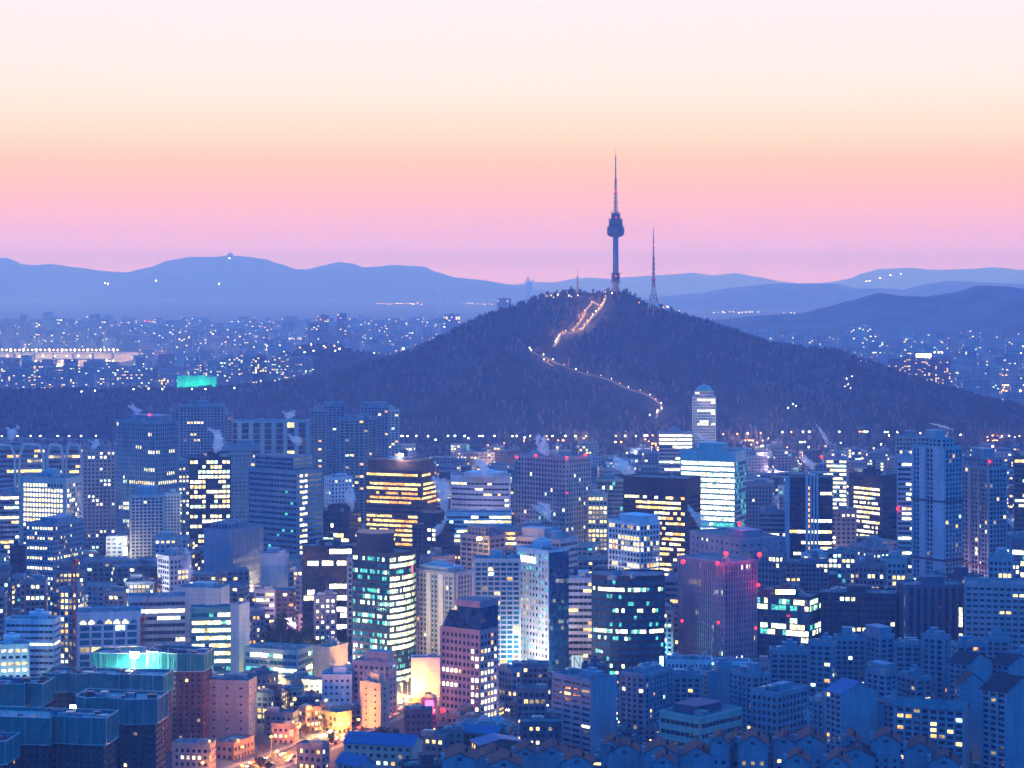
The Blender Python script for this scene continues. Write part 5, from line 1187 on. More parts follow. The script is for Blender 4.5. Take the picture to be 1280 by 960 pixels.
# ---------------------------------------------------------------- beacons
for px, py, Y, l, pw, r in ((646,571.5,Yg(706),'red beacon at the left corner of the four-beacon block',9000,.8),(670,569.5,Yg(706)+6,'second red beacon from the left on the four-beacon block',9000,.8),
      (708.5,572,Yg(706)-1,'red beacon at the front corner of the four-beacon block',9000,.8),(731.5,568.5,Yg(706)+14,'red beacon at the right end of the four-beacon block',9000,.8),
      (907.5,692,Yg(842)-2,'large red beacon before the windowless red-washed block, centre one',90000,1.1),(949.5,693,Yg(842)+4,'large red beacon before the windowless red-washed block, right one',110000,1.1),
      (854,702,Yg(842)+5,'red beacon at the left end of the ribbed office roof',40000,1.0),(897,704,Yg(842)-3,'small red beacon on the front edge of the ribbed office roof',30000,.8),(924.5,654.5,Yg(800)+20,'red beacon on a post high behind the red-washed block',30000,.9),
      (187,519,Yg(700)+14,'red beacon on the tall ribbed tower at left',9000,.9),(1027,571,Yg(700)-2,'red beacon beside the bright ribboned block',9000,.9),(948,731,Yg(838),'red beacon low at the right of the ribbed office',15000,.8),
      (852.5,776,Yg(842)-8,'red beacon halfway down the ribbed office, left',9000,.6),(898,778,Yg(842)-8,'red beacon halfway down the ribbed office, centre',9000,.6),(944.5,785,Yg(842)-12,'red beacon halfway down the ribbed office, right',9000,.6),(553.5,888,Yg(908)-10,'red neon light below the pink granite tower',12000,1.1),
      (709,616,Yg(706)-3,'small red beacon halfway down the four-beacon block',2000,.5),(1237,577,Yg(782),'red beacon on the right twin apartment tower',3000,.7),(1122,636,Yg(742),'red beacon left of the twin towers',3000,.8),(1264,713,Yg(790),'red beacon near the teal right edge block',6000,.8)):
    beacon(px, py, Y, l, r, pw)
# bright signs
def sign(label, x0, x1, y0, y1, Y, mat, name='light_sign', cat='sign'):
    a = at(x0, y1, Y); b_ = at(x1, y0, Y); t = thing(name, label, cat, (a[0], Y, a[2])); q = MB(); w, h = b_[0]-a[0], b_[2]-a[2]
    q.box(0, w, 0, .5, 0, h); q.build('housing', DARKM, t); q = MB(); q.quad((.15,-.02,.15),(w-.15,-.02,.15),(w-.15,-.02,h-.15),(.15,-.02,h-.15)); q.build('lit_face', mat, t)
    return t
SW = litmat('white_sign_glow', (1,.98,.9), 5, None, sample='AUTO'); SCY = litmat('cyan_sign_glow', (.3,.85,1), 4, None, sample='AUTO'); SPK = litmat('pink_sign_glow', (1,.1,.5), 2.2, None, sample='AUTO'); SR = litmat('red_sign_glow', (1,.06,.08), 2.5, None, sample='AUTO'); SO = litmat('orange_sign_glow', (1,.5,.05), 5, None, sample='AUTO')
sign('long white roof sign on the wavy green office', 973, 994, 737, 743, Yg(842)-3, SW); sign('small orange end piece beside the long white roof sign', 969, 973, 737, 743, Yg(842)-3, SO)
sign('tall narrow white-blue sign at the foot of the dark curved glass office', 824.5, 829.5, 820, 835, Yg(862)-8, SCY)
sign('square white video screen glowing in the left alley', 120, 130, 641, 650, 2320, litmat('pinkish_screen', (1,.85,.95), 4, None, sample='AUTO'))
sign('white vertical banner light between the left blocks', 154, 159, 684, 694, Yg(770), SW); sign('red neon sign on the pink block by the orange street', 361, 367, 912, 921, Yg(929)-12, SR)
sign('magenta lit panel above the dark shop block', 531, 542, 875, 893, Yg(915)-5, SPK); sign('pale cyan strip sign on the small white lit building', 885, 893, 828, 831, Yg(870)-3, SCY)
sign('warm shop front strip of the yellow-lit shop', 397, 420, 918, 923, Yg(917)-9, litmat('warm_shop_glow', (1,.85,.4), 3, None, sample='AUTO'))
sign('red strip sign high on the curved glass tower', 514, 516.5, 706, 716, Yg(853)+4, SR); sign('gold strip sign high on the curved glass tower', 500, 516, 695, 699, Yg(853)+6, litmat('gold_sign_glow', (1,.75,.25), 2.2, None, sample='AUTO'))
# white letter-shaped sign between the slender tower and the dark curved office
t = sign('pale sign board with one big dark slanted letter beside the dark curved office', 714, 729, 819, 836, Yg(858), litmat('pale_blue_sign', (.45,.65,.75), .55, None))
w, h = 15/FPX*Yg(858), 17/FPX*Yg(858); q = MB()
for a, b_ in (((.25,.1),(.25,.9)),((.25,.9),(.72,.1)),((.72,.1),(.72,.9))): q.bar((a[0]*w,-.12,a[1]*h),(b_[0]*w,-.12,b_[1]*h), .32)
q.build('letter', DARKM, t)

# ---------------------------------------------------------------- trees of the city
LEAF = wallmat('evergreen_leaves', (.02,.045,.03), .9, .6, .3); LEAF2 = wallmat('bare_brown_twigs', (.09,.06,.05), .9, .4, .3); BARK = wallmat('bark', (.07,.05,.04), .95)
def tree_proto(seed, h, r, leaf, dens=900):
    rr = random.Random(seed); t = thing('tree', 'x', 'tree'); q = MB()
    q.bar((0,0,-.5),(0,0,h*.45), .32, n=6, r2=.2); tips = []
    for k in range(7):
        a = 6.28*k/7+rr.random(); e = (cos(a)*r*.6*rr.random(), sin(a)*r*.6*rr.random(), h*rr.uniform(.5,.88)); q.bar((0,0,h*rr.uniform(.25,.42)), e, .13, n=5, r2=.04); tips.append(e)
    q.build('trunk', BARK, t); q = MB()
    for k in range(dens):
        e = rr.choice(tips); d = np.array([rr.gauss(0,1) for _ in range(3)]); d = d/np.linalg.norm(d)*r*.55*rr.random()**.5; c = np.array(e)+d*np.array([1,1,.85]); s = rr.uniform(.22,.5)
        v1 = np.array([rr.gauss(0,1) for _ in range(3)]); v1 = v1/np.linalg.norm(v1)*s; v2 = np.array([rr.gauss(0,1) for _ in range(3)]); v2 = v2/np.linalg.norm(v2)*s
        q.quad(tuple(c-v1-v2), tuple(c+v1-v2), tuple(c+v1+v2), tuple(c-v1+v2))
    q.build('crown', leaf, t); return t
TP = [tree_proto(1,12,5,LEAF), tree_proto(2,15,6,LEAF), tree_proto(3,10,4.5,LEAF2), tree_proto(4,13,5.5,LEAF2,600)]
tu = set()
def tree(x, y, label, group, s=1.0, kinds=(0,1,2,3)):
    k = R.choice(kinds)
    if k not in tu: tu.add(k); t = TP[k]; t.location = (x,y,0); tag(t, label, group=group); t.scale = (s,s,s); return t
    return dup(TP[k], (x,y,0), R.uniform(0,6), label, group, (s,s,s*R.uniform(.85,1.15)))
for k in range(34):
    px = R.uniform(328,436); py = R.uniform(800,835)
    x, y = gp(px, py); tree(x, y, 'dark tree in the small park above the curved glass shopping block', 'trees of the small city park', R.uniform(.8,1.15), (0,1))
for k in range(12):
    x, y = gp(R.uniform(455,520), R.uniform(925,950)); tree(x, y, 'dark round tree crown between the orange street and the long blue-roofed hall', 'trees beside the long hall', R.uniform(.6,.9), (0,2))
for k in range(22):
    px = R.uniform(1195,1300); Y = R.uniform(985,1030); tree((px-640)/FPX*Y, Y, 'dense tree in the dark thicket at the lower right corner', 'thicket trees in the lower right corner', R.uniform(1.1,1.7)*(.55+.5*(px-1195)/90), (0,2,3))
for k in range(26):
    px = R.uniform(540,1000); py = R.uniform(935,975); x, y = gp(px, py); tree(x, y, 'small tree between the villas and the apartment blocks', 'trees among the villas', R.uniform(.5,.8))
for k in range(16):
    f = R.random()*7.9; i = int(f); a, b_ = np.array(SP[i]), np.array(SP[i+1]); u = (b_-a)/np.linalg.norm(b_-a); c = a+(b_-a)*(f-i)+np.array([-u[1],u[0]])*R.choice([-1,1])*11.5
    tree(c[0], c[1], 'bare street tree glowing orange beside the lit street', 'street trees of the orange street', R.uniform(.5,.7), (2,3))
for k in range(4):
    if k not in tu: tree(*gp(470,940), 'dark round tree crown between the orange street and the long blue-roofed hall', 'trees beside the long hall', .7, (k,))

# ---------------------------------------------------------------- infill: low blocks packed between the named buildings
def inpoly(x, y, P):
    c = False; n = len(P)
    for i in range(n):
        x1, y1 = P[i]; x2, y2 = P[i-1]
        if (y1 > y) != (y2 > y) and x < (x2-x1)*(y-y1)/(y2-y1)+x1: c = not c
    return c
BB = [(min(p[0] for p in P)-11, max(p[0] for p in P)+11, min(p[1] for p in P)-11, max(p[1] for p in P)+11, sum(p[0] for p in P)/len(P), sum(p[1] for p in P)/len(P), P) for P in FOOT]
def blocked(x, y):
    for (a, b_, c, d, cx, cyy, P) in BB:
        if a < x < b_ and c < y < d:
            f = 1/(1+13/max(6, hypot(x-cx, y-cyy)))
            if inpoly(cx+(x-cx)*f, cyy+(y-cyy)*f, P): return True
    for P, w in ((SP, 21), (SP2, 15), (SP3, 14)):
        for a, b_ in zip(P, P[1:]):
            dx, dy = b_[0]-a[0], b_[1]-a[1]; t = max(0, min(1, ((x-a[0])*dx+(y-a[1])*dy)/(dx*dx+dy*dy)))
            if hypot(x-a[0]-t*dx, y-a[1]-t*dy) < w: return True
    px, py = 640+x/y*FPX, HOR+CZ/y*FPX
    if 322 < px < 440 and 796 < py < 838: return True
    return False
LC = [(.10,.07,.08),(.07,.09,.13),(.22,.19,.21),(.30,.24,.25),(.36,.35,.38),(.17,.20,.25),(.26,.18,.17),(.13,.16,.19),(.42,.40,.42),(.20,.23,.27)]
SPP = [(640+a/b*FPX, HOR+CZ/b*FPX) for a, b in SP]
def streetview(x, y):
    px, py = 640+x/y*FPX, HOR+CZ/y*FPX
    if not 268 < px < 520: return False
    sy = float(np.interp(px, [q[0] for q in SPP], [q[1] for q in SPP])); return sy-4 < py < sy+52 or py > 955
def lowproto(k):
    rr = R; w, d = rr.uniform(12,22), rr.uniform(11,17); nf = rr.choice([2,3,3,4,5] if k % 3 else [8,11,14]); h = nf*3.3+1
    t = thing('low_building', 'x', 'building'); P = [(-w/2,-d/2),(w/2,-d/2),(w/2,d/2),(-w/2,d/2)]
    m = wallmat('painted_wall', LC[k % len(LC)])
    sty = ('grid','punch','ribbon','grid','apt','punch')[k % 6]
    shell(t, P, -1, h, sty, m, .13+.2*(k % 4 == 1), ('mix','home','warm','pale')[k % 4], None, fmax=.2, rows=dict(fh=3.2,bw=2.8), run=.6, mtop=ROOFG if k % 3 == 1 else ROOFM)
    roofkit(t, P, h, m, 2, True, k % 2 == 0, u=(1,0)); t['hh'] = h; t['ww'] = max(w, d); return t
NP = 22
LP_ = [lowproto(k) for k in range(NP)]
cells = []
y = 1085.0
while y < 2960:
    st = 25 if y < 1900 else 34; half = .236*y
    x = -half*1.04
    while x < half:
        cx, cyy = x+R.uniform(-3,3), y+R.uniform(-3,3)
        if not blocked(cx, cyy) and R.random() < .9 and not (y < 1260 and x/y < -.13) and not streetview(cx, cyy): cells.append((cx, cyy))
        x += st
    y += st
cells.sort(key=lambda c: c[1])
NEAR, FARC = cells[:300], cells[300:]
def area(px, py):
    if py < 640: return 'hill-foot district'
    return 'x'
lu = set()
for i, (x, y) in enumerate(NEAR):
    k = R.randrange(NP)
    while (k % 3 == 0) and (y < 1430 or R.random() < .25): k = R.randrange(NP)
    if y > 1450 and R.random() < .3: k = R.choice([j for j in range(NP) if j % 3 == 0])
    px, py = 640+x/y*FPX, HOR+CZ/y*FPX
    g = ('the left quarter' if px < 320 else 'the left centre' if px < 640 else 'the right centre' if px < 960 else 'the right quarter')+(' of the near blocks' if y < 1400 else ' of the middle blocks')
    lab = 'small flat-roofed low-rise packed among larger buildings in '+g; gr = 'small low-rises in '+g
    rz = R.choice([0,0,pi/2,.5,-.4])+R.uniform(-.15,.15)-atan(x/y)
    sz = R.uniform(.55,.85) if y < 1300 else (R.uniform(.85,1.1) if y < 1450 else R.uniform(.85,1.3))
    if k not in lu: lu.add(k); t = LP_[k]; t.location = (x,y,0); t.rotation_euler = (0,0,R.uniform(-.3,.3)); tag(t, lab, group=gr)
    else: dup(LP_[k], (x,y,0), rz if abs(rz) < 1 else R.uniform(-.5,.5), lab, gr, (1,1,sz))
for k in range(NP):
    if k not in lu: LP_[k].location = (-2000,1500,0); tag(LP_[k], 'low block', group='low blocks')
# the rest, smaller in the picture, as one mass
FB = MB(); fm = [wallmat('painted_wall', c) for c in LC]+[ROOFM]+[GLASS]+[LIT[q] for q in LORD]
def simple(mb, x, y, w, d, h, a, wm, p=.15, pal='mix', fh=3.3, bw=3.4, roofm=10, base=0, litbase=12, gl=11, ww=.62, z0=-1, wh=.5):
    ca, sa = cos(a), sin(a); f = lambda u, v: (x+u*ca-v*sa, y+u*sa+v*ca)
    P = [f(-w/2,-d/2), f(w/2,-d/2), f(w/2,d/2), f(-w/2,d/2)]; mb.prism(P, z0, h, wm, roofm)
    for i in (0, 1, 3):
        p0, p1 = np.array(P[i]), np.array(P[(i+1) % 4]); l = np.linalg.norm(p1-p0); u = (p1-p0)/l; n = np.array([u[1], -u[0]])
        if n[0]*x+n[1]*y > -.05*y: continue
        nb = max(1, int(l/bw)); nf = max(1, int((h-z0)/fh)-1); b0 = l/nb
        for r in range(nf):
            pr = p*(2.5 if R.random() < .25 else .6); za = h-1.2-(r+1)*fh+fh*(.25); 
            for k in range(nb):
                hit = R.random() < pr
                if not hit and ww < .9 and (r+k) % 1: continue
                q0 = p0+u*(k+.5-ww/2)*b0+n*.12; q1 = p0+u*(k+.5+ww/2)*b0+n*.12
                mb.quad((*q0,za),(*q1,za),(*q1,za+fh*wh),(*q0,za+fh*wh), litbase+LORD.index(R.choice(PALS[pal])) if hit else gl)
for (x, y) in FARC:
    simple(FB, x, y, R.uniform(16,28), R.uniform(14,20), R.choice([9,12,16,20,26,34]), R.uniform(-.4,.4), R.randrange(8), .16, R.choice(['mix','home','warm','white']), fh=3.6, bw=4)
tag(FB.build('distant_low_buildings', fm), kind='stuff')
for (x, y) in FARC[::7]:
    if y < 3200: lamp(R.choice('wwoc'), (x+14, y-12, 0), 'lamp glowing in an alley between the city blocks', 'lamps glowing between the city blocks', 9, .55)
for (x, y) in NEAR[::5]:
    lamp(R.choice('wwoc'), (x+12.5, y-10, 0), 'lamp glowing in an alley between the city blocks', 'lamps glowing between the city blocks', 7, .35)

# ---------------------------------------------------------------- the hazy city beyond the hill
rr0 = random.Random(77)
def farb(px0, px1, top, Y, wcol, label, group, p=.15, pal='home', base=0, name='distant_apartment', cat='apartment block', d=None, fh=3.0, bw=4, a=None, z0=-1):
    x = ((px0+px1)/2-640)/FPX*Y; w = (px1-px0)/FPX*Y; h = Hof(top, Y); mb = MB(); mats = [wallmat('painted_wall', wcol), ROOFM, GLASS]+[LIT[q] for q in LORD]
    sc = max(1, Y/4200)
    simple(mb, 0, 0, w, d or 14, h, 0, 0, p, pal, fh*sc, bw*sc, 1, 0, 3, 2, z0=z0)
    # lift-motor house on the roof and a stair tower
    mb.box(-w*.15, w*.12, -3, 4, h-.05, h+3.5, 0); mb.box(w*.25, w*.4, -2, 3, h-.05, h+2.2, 0)
    o = mb.build(name, mats, None, (x, Y+7, 0)); o.rotation_euler = (0,0,-atan(x/Y)+(a if a is not None else 0)); tag(o, label, cat, group); return o
for k in range(46):
    px = rr0.uniform(-10,1290); Y = rr0.uniform(2960,3180); x_ = (px-640)/FPX*Y; farb(px-rr0.uniform(5,9), px+rr0.uniform(5,9), HOR+(CZ-rr0.uniform(8,16))/Y*FPX, Y, (.22,.21,.24), 'low block half hidden by bare trees at the foot of the wooded hill', 'low blocks among the trees at the hill foot', .2, 'home', d=12)
FA = 'distant city apartment blocks in the haze'
# front row of riverside slabs on the left, behind the wooded belt
xs = [(-6,12,458),(12,30,460),(28,44,456),(38,56,453),(57,78,459),(78,95,457),(97,117,459),(121,142,462),(142,160,459),(162,178,461),(178,196,459),(196,220,462),(188,206,466)]
for a, b_, t_ in xs: farb(a, b_, t_, 4750+R.uniform(-120,200), R.choice([(.30,.24,.27),(.34,.26,.26),(.27,.27,.31)]), 'hazy apartment slab in the row along the far side of the wooded belt at left', 'apartment slabs beyond the wooded belt at left', .16)
for a, b_, t_, Y in [(276,300,446,4600),(300,316,443,4620),(336,356,446,4450),(352,372,448,4440),(366,392,446,4430),(253,276,463,4700),(228,250,464,4800),(205,228,468,4850)]:
    farb(a, b_, t_, Y, (.30,.26,.30), 'hazy apartment block standing left of the small lit hill', 'apartment blocks left of the small lit hill', .14)
farb(315,333,444,4500,(.06,.07,.10),'dark office tower among pale apartment blocks left of the small hill',None,.12,'pale',name='dark_tower',cat='tower')
# twin towers and others
farb(385,397,404,6900,(.20,.20,.26),'shorter stepped tower of the far pair on the plain, left side',None,.1,name='distant_tower',cat='tower',d=30)
farb(396,411,394,6950,(.20,.20,.26),'tall tower of the far pair with red roof light, left of the thin one',None,.12,name='distant_tower',cat='tower',d=30)
farb(421,433,392,6900,(.18,.18,.24),'thin lone tower with a red roof light on the far plain',None,.14,name='distant_tower',cat='tower',d=30)
farb(554,575,393,7600,(.20,.22,.28),'far dark office block right of the steaming chimney',None,.2,'pale',name='distant_tower',cat='tower',d=40)
farb(621,639,373,7600,(.20,.21,.27),'far tower peeping over the left shoulder of the wooded hill',None,.12,name='distant_tower',cat='tower',d=40)
farb(1111,1150,448,4700,(.07,.08,.12),'dark wide apartment slab with red and pink lit windows, left of a pair on the right',None,.14,'gold',name='dark_slab')
farb(1150,1189,449,4650,(.07,.08,.12),'dark wide apartment slab with a green stair strip, right of a pair',None,.2,'gold',name='dark_slab')
farb(1196,1212,446,5400,(.34,.33,.36),'pale block right of the dark slab pair',None,.35,'pale')
sign('long white light panel on the roof of the dark slab pair', 1145, 1164, 442, 446.5, 4690, SW)
for k, x in enumerate((1168,1173,1177)): lamp('w', at(x, 443, 4640), 'lamp on the roof of the right dark slab', 'lamps on the roof of the right dark slab', 4, 1.4)
# scattered individuals of the far plain
cnt = 0
rr = random.Random(21)
def plain(x0, x1, n, Ya, Yb_, hmin, hmax, g):
    global cnt
    for k in range(n):
        Y = Ya+(Yb_-Ya)*rr.random(); px = rr.uniform(x0, x1); w = rr.uniform(22,60); h = rr.uniform(hmin, hmax); hw = w/Y*FPX/2
        farb(px-hw, px+hw, HOR+(CZ-h)/Y*FPX, Y, rr.choice([(.28,.25,.28),(.33,.30,.33),(.22,.23,.28),(.38,.34,.36)]), 'hazy apartment block far away on the plain '+g, 'far apartment blocks '+g, rr.uniform(.02,.10), rr.choice(['home','pale','mix']), a=rr.uniform(-.5,.5)); cnt += 1
plain(-20, 180, 26, 7700, 10500, 40, 95, 'behind the bright bridge')
plain(180, 560, 60, 5600, 10500, 25, 70, 'left of the hill beyond the river')
plain(900, 1290, 95, 5000, 8300, 25, 80, 'to the right beyond the hill')
plain(1190, 1290, 22, 4300, 5200, 15, 45, 'just beyond the right end of the hill')
# the rest of the plain as one mass
FB = MB()
for k in range(1900):
    Y = 5000+rr.random()**.8*6800; px = rr.uniform(-60,1340)
    if px < 200 and 6300 < Y < 7500: continue
    if 560 < px < 880: continue
    w = rr.uniform(20,50)*(1 if Y < 9000 else 1.3); h = rr.uniform(8,45); x = (px-640)/FPX*Y
    simple(FB, x, Y, w, 18, h, rr.uniform(-.6,.6), rr.randrange(10), .05, rr.choice(['home','pale','mix']), fh=3.2*Y/5500, bw=5*Y/5500, ww=.5)
tag(FB.build('distant_city_mass', fm), kind='stuff')
# low houses just behind the belt at left and at right end
# lights of the far plain: individually too small, one mass of lamps on poles
FL = MB(); fl = [METAL, litmat('far_warm_lamp', (1,.80,.50), 5, None), litmat('far_orange_lamp', (1,.40,.08), 5, None), litmat('far_cool_lamp', (.75,.95,1), 4, None), LAMPR]
def flamp(x, y, z, h, r, m):
    FL.bar((x,y,z),(x,y,z+h), r*.25, 0, 3); FL.sphere((x,y-r,z+h), r, m, 5, 3)
for k in range(520):
    Y = 4900+rr.random()*6500; px = rr.uniform(-20,1300)
    if 570 < px < 880: continue
    if px < 180 and 6300 < Y < 7500: continue
    r = rr.choice([.35,.5,.6,1.0])*Y/6000; flamp((px-640)/FPX*Y, Y, 0, rr.uniform(10,50), r, rr.choice([1,1,1,2,2,3,4]))
for k in range(130):   # orange streets at the right edge
    px = 1210+rr.random()*80; py = 478+rr.random()*26+(1-(px-1210)/80)*-8; Y = min(4900, Yg(py)); flamp((px-640)/FPX*Y, Y, 0, 12, rr.choice([.8,1.2,1.7]), rr.choice([2,2,1]))
for (a, b_, py, n, m) in ((455,515,425.5,26,(1,2)),(335,385,426,22,(1,2)),(470,528,381,16,(1,2)),(575,620,381,9,(1,2)),(180,230,404,16,(1,2,4)),(1210,1262,473,14,(2,)),(890,950,392,12,(1,)),(640,700,385,0,(1,)),(395,440,407,10,(1,2)),(1,60,404,6,(4,)),(440,545,414,26,(1,2,4)),(975,1000,393,3,(1,))):
    for k in range(n):
        px = a+(b_-a)*(k+rr.random()*.8)/n; Y = Yg(py+rr.uniform(-.8,.8)); z = 0
        flamp((px-640)/FPX*Y, Y, z, 9, rr.uniform(1.1,2.0)*Y/9000, rr.choice(m))
tag(FL.build('distant_city_lights', fl), kind='stuff')
for px, py in [(131,354),(135,355),(195,351),(303,390),(306,402),(274,355),(287,323),(140,399),(150,399),(1126,342),(1113,344),(1100,348),(1083,352),(1087,351)]:
    x, y, z = at(px, py, 24200 if px < 600 else 33500); t_ = MB(); t_.bar((0,0,-30),(0,0,0), 1.2, 0, 4); t_.sphere((0,-3,2), 5.5 if px < 600 else 7.5, 1, 6, 4)
    o = t_.build('mountain_lamp', [METAL, LAMPW], None, (x, y, z)); tag(o, 'single white lamp shining on a far mountain slope', 'lamp', 'lamps on the far mountain slopes')
for k, (px, py) in enumerate([(375,436),(389,432),(405,434),(418,434),(419,440),(424,438),(425,437),(381,442),(392,440),(407,436)]):
    Y = 4500; lamp('w' if k % 3 else 'o', at(px, py+1.5, Y), 'bright lamp on the crest of the small dark hill left of the main hill', 'lamps on the small dark hill', 5, 1.1)
x, y, z = at(504, 436, 5200); lamp('w', (x, y, z-8), 'single bright lamp on the plain left of the hill shoulder', 'lone plain lamp', 8, 2.2)

# river and lit bridge
wm, t, b = newmat('river_water'); b.inputs['Base Color'].default_value = (.02,.04,.06,1); b.inputs['Roughness'].default_value = .18
n_ = t.nodes.new('ShaderNodeTexNoise'); n_.inputs['Scale'].default_value = .08; bp = t.nodes.new('ShaderNodeBump'); bp.inputs['Strength'].default_value = .6; bp.inputs['Distance'].default_value = 2
g = t.nodes.new('ShaderNodeNewGeometry'); t.links.new(g.outputs['Position'], n_.inputs['Vector']); t.links.new(n_.outputs[0], bp.inputs['Height']); t.links.new(bp.outputs[0], b.inputs['Normal'])
q = MB(); q.quad((-2600,6350,.3),(-1130,6200,.3),(-1130,7350,.3),(-2600,7500,.3)); tag(q.build('river', wm), kind='structure')
for (Y, x0, x1, zz, lab, m, st) in ((6850,-1720,-1180,16,'long bridge strung with dense orange lamps across the far river',2,13),(6450,-1650,-1150,12,'lower river bridge with sparse white lamps in front of the orange one',1,34)):
    t = thing('bridge', lab, 'bridge', (x0, Y, 0)); L_ = x1-x0; q = MB(); q.box(0, L_, -12, 12, zz-2, zz); q.build('deck', CONC, t)
    q = MB(); q.box(0, L_, -12.4, -12, zz-.5, zz+1.3); q.build('railing', METAL, t)
    for k in range(int(L_/60)): q = MB(); q.box(k*60+20, k*60+25, -9, 9, -1, zz-2.01); q.build('pier', CONC, t)
    nl = int(L_/st)
    for k in range(nl):
        if k < 95:
            q = MB(); q.bar((k*st,-11,zz),(k*st,-11,zz+9), .3, 0, 4); q.sphere((k*st,-12,zz+9), 2.8 if m == 2 else 1.9, 1, 6, 4); q.build('bridge_lamp', [METAL, fl[m] if k % 3 else LAMPW], t)
    for k in range(5): point('bridge_glow', (x0+L_*(k+.5)/5, Y-6, zz+12), (1,.7,.3), 300000, 3)
# teal floodlit net on the far hillside
t = thing('netted_building', 'far block draped in floodlit emerald netting beyond the wooded belt', 'construction', (*at(246,489,4500)[:2], 0)); q = MB()
w = 48/FPX*4500; zt_, zb_ = Hof(470,4500), Hof(494,4500)
q.box(-w/2, w/2, 1, 22, -1, zt_-1.5); q.build('core', CONC, t); q = MB(); NETG = wallmat('emerald_net', (.01,.50,.38), .8, .3, .05)
for k in range(8): a0, a1 = -w/2-1+(w+2)*k/8, -w/2-1+(w+2)*(k+1)/8; z_ = zt_-(3 if k > 5 else 0)+(1.2 if k % 3 else 0); q.box(a0, a1, 0 if k % 2 else .8, 1.0, zb_-6, z_)
q.build('net', NETG, t)
for k in range(4): point('net_flood', (t.location[0]-w/2+w*(k+.5)/4, 4478, zb_+8), (.25,1,.75), 16000, 2)
# far power chimney with steam
x, y, z = at(550, 395, 7500); t = thing('chimney', 'tall far chimney banded red and white, steam rising from its top', 'chimney', (x, y, 0)); q = MB(); q.lathe([(5,-1),(4,z*.6),(3.3,z)], 14); q.build('stack', WHT, t); q = MB(); q.lathe([(3.9,z*.8),(3.8,z*.88)], 14); q.build('red_band', RED, t)
x, y, z = at(880, 398, 6900)
farb(874,888,402,6900,(.5,.45,.45),'small bright-lit block beyond the right shoulder of the hill',None,.6,'warm')

# ---------------------------------------------------------------- steam plumes
def steammat(name, dens, col):
    m = bpy.data.materials.new(name); m.use_nodes = True; t = m.node_tree; t.nodes.remove(t.nodes['Principled BSDF'])
    v = t.nodes.new('ShaderNodeVolumePrincipled'); v.inputs['Density'].default_value = dens; v.inputs['Color'].default_value = (*col, 1); v.inputs['Anisotropy'].default_value = 0
    t.links.new(v.outputs[0], t.nodes['Material Output'].inputs['Volume'])
    try: m.cycles.homogeneous_volume = True
    except Exception: pass
    return m
STM = steammat('steam_vapour', .32, (.97,.95,.98)); STF = steammat('far_steam_vapour', .12, (.95,.92,.95))
def steam(label, pts, Y, r0, r1, mat=None, seed=0):
    """pts: photo points from the vent upwards"""
    rr = random.Random(seed+int(pts[0][0]*7)); x, y, z = at(*pts[0], Y); bmv = MB()
    P = [np.array(at(px, py, Y)) - np.array([x,y,z]) for px, py in pts]; seg = len(P)-1; N_ = 18; n = 10
    for strand in range(5):       # loosely twisted strands that thin out towards the top
        ph = rr.random()*6.28; tw = rr.uniform(2,5); g0 = rr.uniform(0,.25)*(strand > 0); g1 = rr.uniform(.55,1.0) if strand else 1.0; base = len(bmv.v); wid = rr.uniform(.35,.62)
        for k in range(N_+1):
            g = g0+(g1-g0)*k/N_; f = g*seg; i = min(int(f), seg-1); c = P[i]+(P[i+1]-P[i])*(f-i); R_ = r0+(r1-r0)*g**.8
            r = R_*wid*(sin(pi*min(1, (k+.7)/(N_+1)))**.45)*rr.uniform(.6,1.35); o_ = R_*.55*(.3+g)
            c = c+np.array([o_*cos(ph+tw*g)+rr.uniform(-1,1)*R_*.14, o_*sin(ph+tw*g), rr.uniform(-1,1)*R_*.1]); r = max(r, .08)
            for a in range(n):
                t = 2*pi*a/n; q_ = r*(1+.3*sin(3*t+ph+k*1.1)); bmv.v.append((c[0]+q_*cos(t), c[1]+q_*sin(t), c[2]+.3*q_*sin(2*t+k)))
        for k in range(N_):
            for a in range(n): j = (a+1) % n; bmv.f.append((base+k*n+a, base+k*n+j, base+(k+1)*n+j, base+(k+1)*n+a)); bmv.m.append(0)
        bmv.f.append(tuple(base+a for a in range(n))[::-1]); bmv.m.append(0); bmv.f.append(tuple(base+N_*n+a for a in range(n))); bmv.m.append(0)
    o = bmv.build('steam_plume', mat or STM, None, (x, y, z), smooth=True)
    tag(o, label, 'steam', 'steam plumes rising from the rooftops'); return o
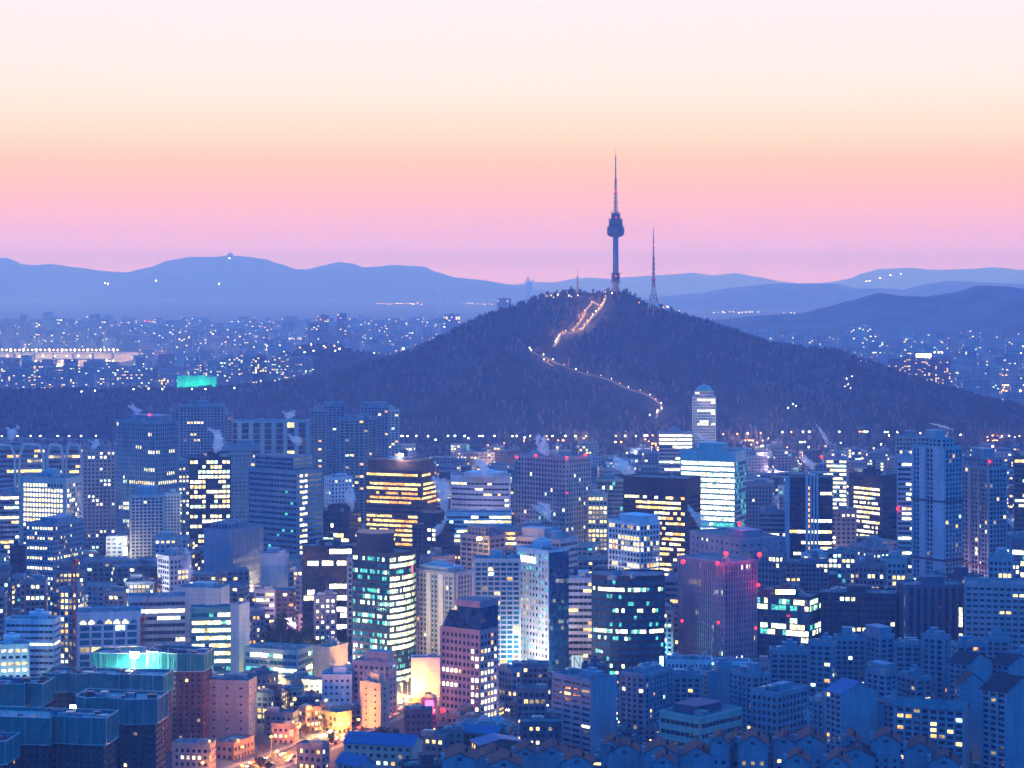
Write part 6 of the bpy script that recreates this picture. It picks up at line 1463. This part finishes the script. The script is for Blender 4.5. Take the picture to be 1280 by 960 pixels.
ST = [('curled steam plume above the twin-arched frame office', [(14,552),(13,545),(16,537),(14,532)],1900,1.5,4),
 ('thin bent steam wisp above the purple brick slab', [(116,562),(118,556),(117,549)],1950,1.2,3.2),
 ('split steam wisp on the tall ribbed tower beside its beacon', [(173,519),(171,513),(165,508),(161,503)],2000,3.2,1.5),
 ('tall rising steam plume behind the black glass tower', [(270,567),(273,558),(272,545),(267,534)],1800,2.5,3.2),
 ('small steam puff over the teal-roofed hall', [(360,525),(362,519),(360,513)],2330,2.2,4),
 ('slanting steam wisp over the large blue-grey office', [(375,557),(370,550),(366,543)],1850,2.5,3),
 ('plume before the pale box building left of centre', [(441,640),(438,625),(437,608)],1830,1.5,2.6),
 ('cone of steam rising over the four-beacon block', [(684,570),(679,563),(676,552),(676,542)],1950,3.5,3),
 ('steam plume crossing the front of the four-beacon block', [(689,652),(683,643),(677,634),(671,628)],1830,3,4.2),
 ('thick steam cloud slanting left of the brown slab tower', [(791,595),(783,589),(772,582),(762,572)],1850,3.2,6),
 ('faint steam stream on the right flank of the brown slab tower', [(886,668),(879,655),(869,641),(862,628)],1680,4,2),
 ('flat steam trail in front of the glowing tower top', [(893,554),(884,550),(876,547),(868,541)],2050,3.4,2),
 ('tall pale steam column in front of the mauve gridded block', [(949,662),(947,648),(943,632),(940,619)],1900,4,3),
 ('long needle of steam over the dark hill right of the domed tower', [(1035,556),(1031,546),(1025,535),(1018,527)],2600,2.8,1.2),
 ('slanting steam plume above the paired dark slabs', [(1018,587),(1013,580),(1006,574),(1001,568)],1950,3.2,2),
 ('low horizontal steam streak above the twin apartment towers', [(1190,537),(1181,534),(1172,531),(1164,529)],2700,2.8,2),
 ('tall steam column left of the small plain mauve block', [(236,727),(233,714),(229,698),(226,686)],1560,2.6,3.2),
 ('small steam plume behind the floodlit site', [(152,757),(153,748),(151,738)],1560,1.8,2),
 ('steam wisps over the white curved office', [(604,595),(606,586),(600,577),(597,572)],1850,2.2,3),
 ('steam plume left of the white curved office', [(556,640),(554,622),(551,606),(549,595)],1780,2.8,3.4),
 ('steam in front of the brown office right side', [(545,672),(548,660),(553,645)],1690,2,2.6),
 ('small steam plume before the lower right apartment blocks', [(1013,909),(1011,900),(1008,891),(1005,885)],1150,.8,1.8),
 ('steam before the white gridded block entrance', [(778,708),(776,698),(778,690)],1600,1.4,2.0),
 ('steam near the reddish tower at the right edge', [(1272,665),(1270,655),(1266,646)],1800,2,3.4)]
for k, (l, p, Y, a, b_) in enumerate(ST): steam(l, p, Y, a*1.7, b_*2.0, seed=k)
steam('pale forked steam cloud rising from the far chimney', [(550,394),(550,383),(546,368),(541,358)],7500,3,13,STF,3); steam('second strand of the forked far steam cloud', [(551,393),(553,380),(554,366),(550,356)],7500,3,15,STF,5)
steam('pale smoke cloud behind the left shoulder of the hill', [(657,383),(659,370),(663,358),(666,346)],7800,8,24,STF,9)

# ---------------------------------------------------------------- the air
hm = bpy.data.materials.new('haze_air'); hm.use_nodes = True; t = hm.node_tree; t.nodes.remove(t.nodes['Principled BSDF'])
v = t.nodes.new('ShaderNodeVolumePrincipled'); v.inputs['Density'].default_value = HAZE_DENSITY; v.inputs['Color'].default_value = (*HAZE_COLOR, 1); v.inputs['Anisotropy'].default_value = HAZE_G
v.inputs['Absorption Color'].default_value = (1,1,1,1)
t.links.new(v.outputs[0], t.nodes['Material Output'].inputs['Volume'])
try: hm.cycles.homogeneous_volume = True
except Exception: pass
q = MB(); q.box(-12500, 12500, -80, 43500, -3.5, 622)
tag(q.build('haze', hm), kind='stuff')

# ---------------------------------------------------------------- lamps: the 290 that show largest stand alone, the rest are one mass
def _vis(q):
    x, y, z = q[1]; return q[5]/y if abs(x/y) < .235 and y > 900 else 0
LREQ.sort(key=_vis, reverse=True)
for q in LREQ[:290]: lamp_now(*q)
mb = MB(); ml = [METAL, LAMPW, LAMPO, LAMPC, LAMPG]
for (kd, (x, y, z), la, gr, h, r) in LREQ[290:]:
    mb.bar((x,y,z),(x,y,z+h), .14, 0, 4); mb.sphere((x,y-1.2,z+h), r, 1+'wocg'.index(kd), 6, 4, .75)
tag(mb.build('small_street_lamps', ml), kind='stuff')
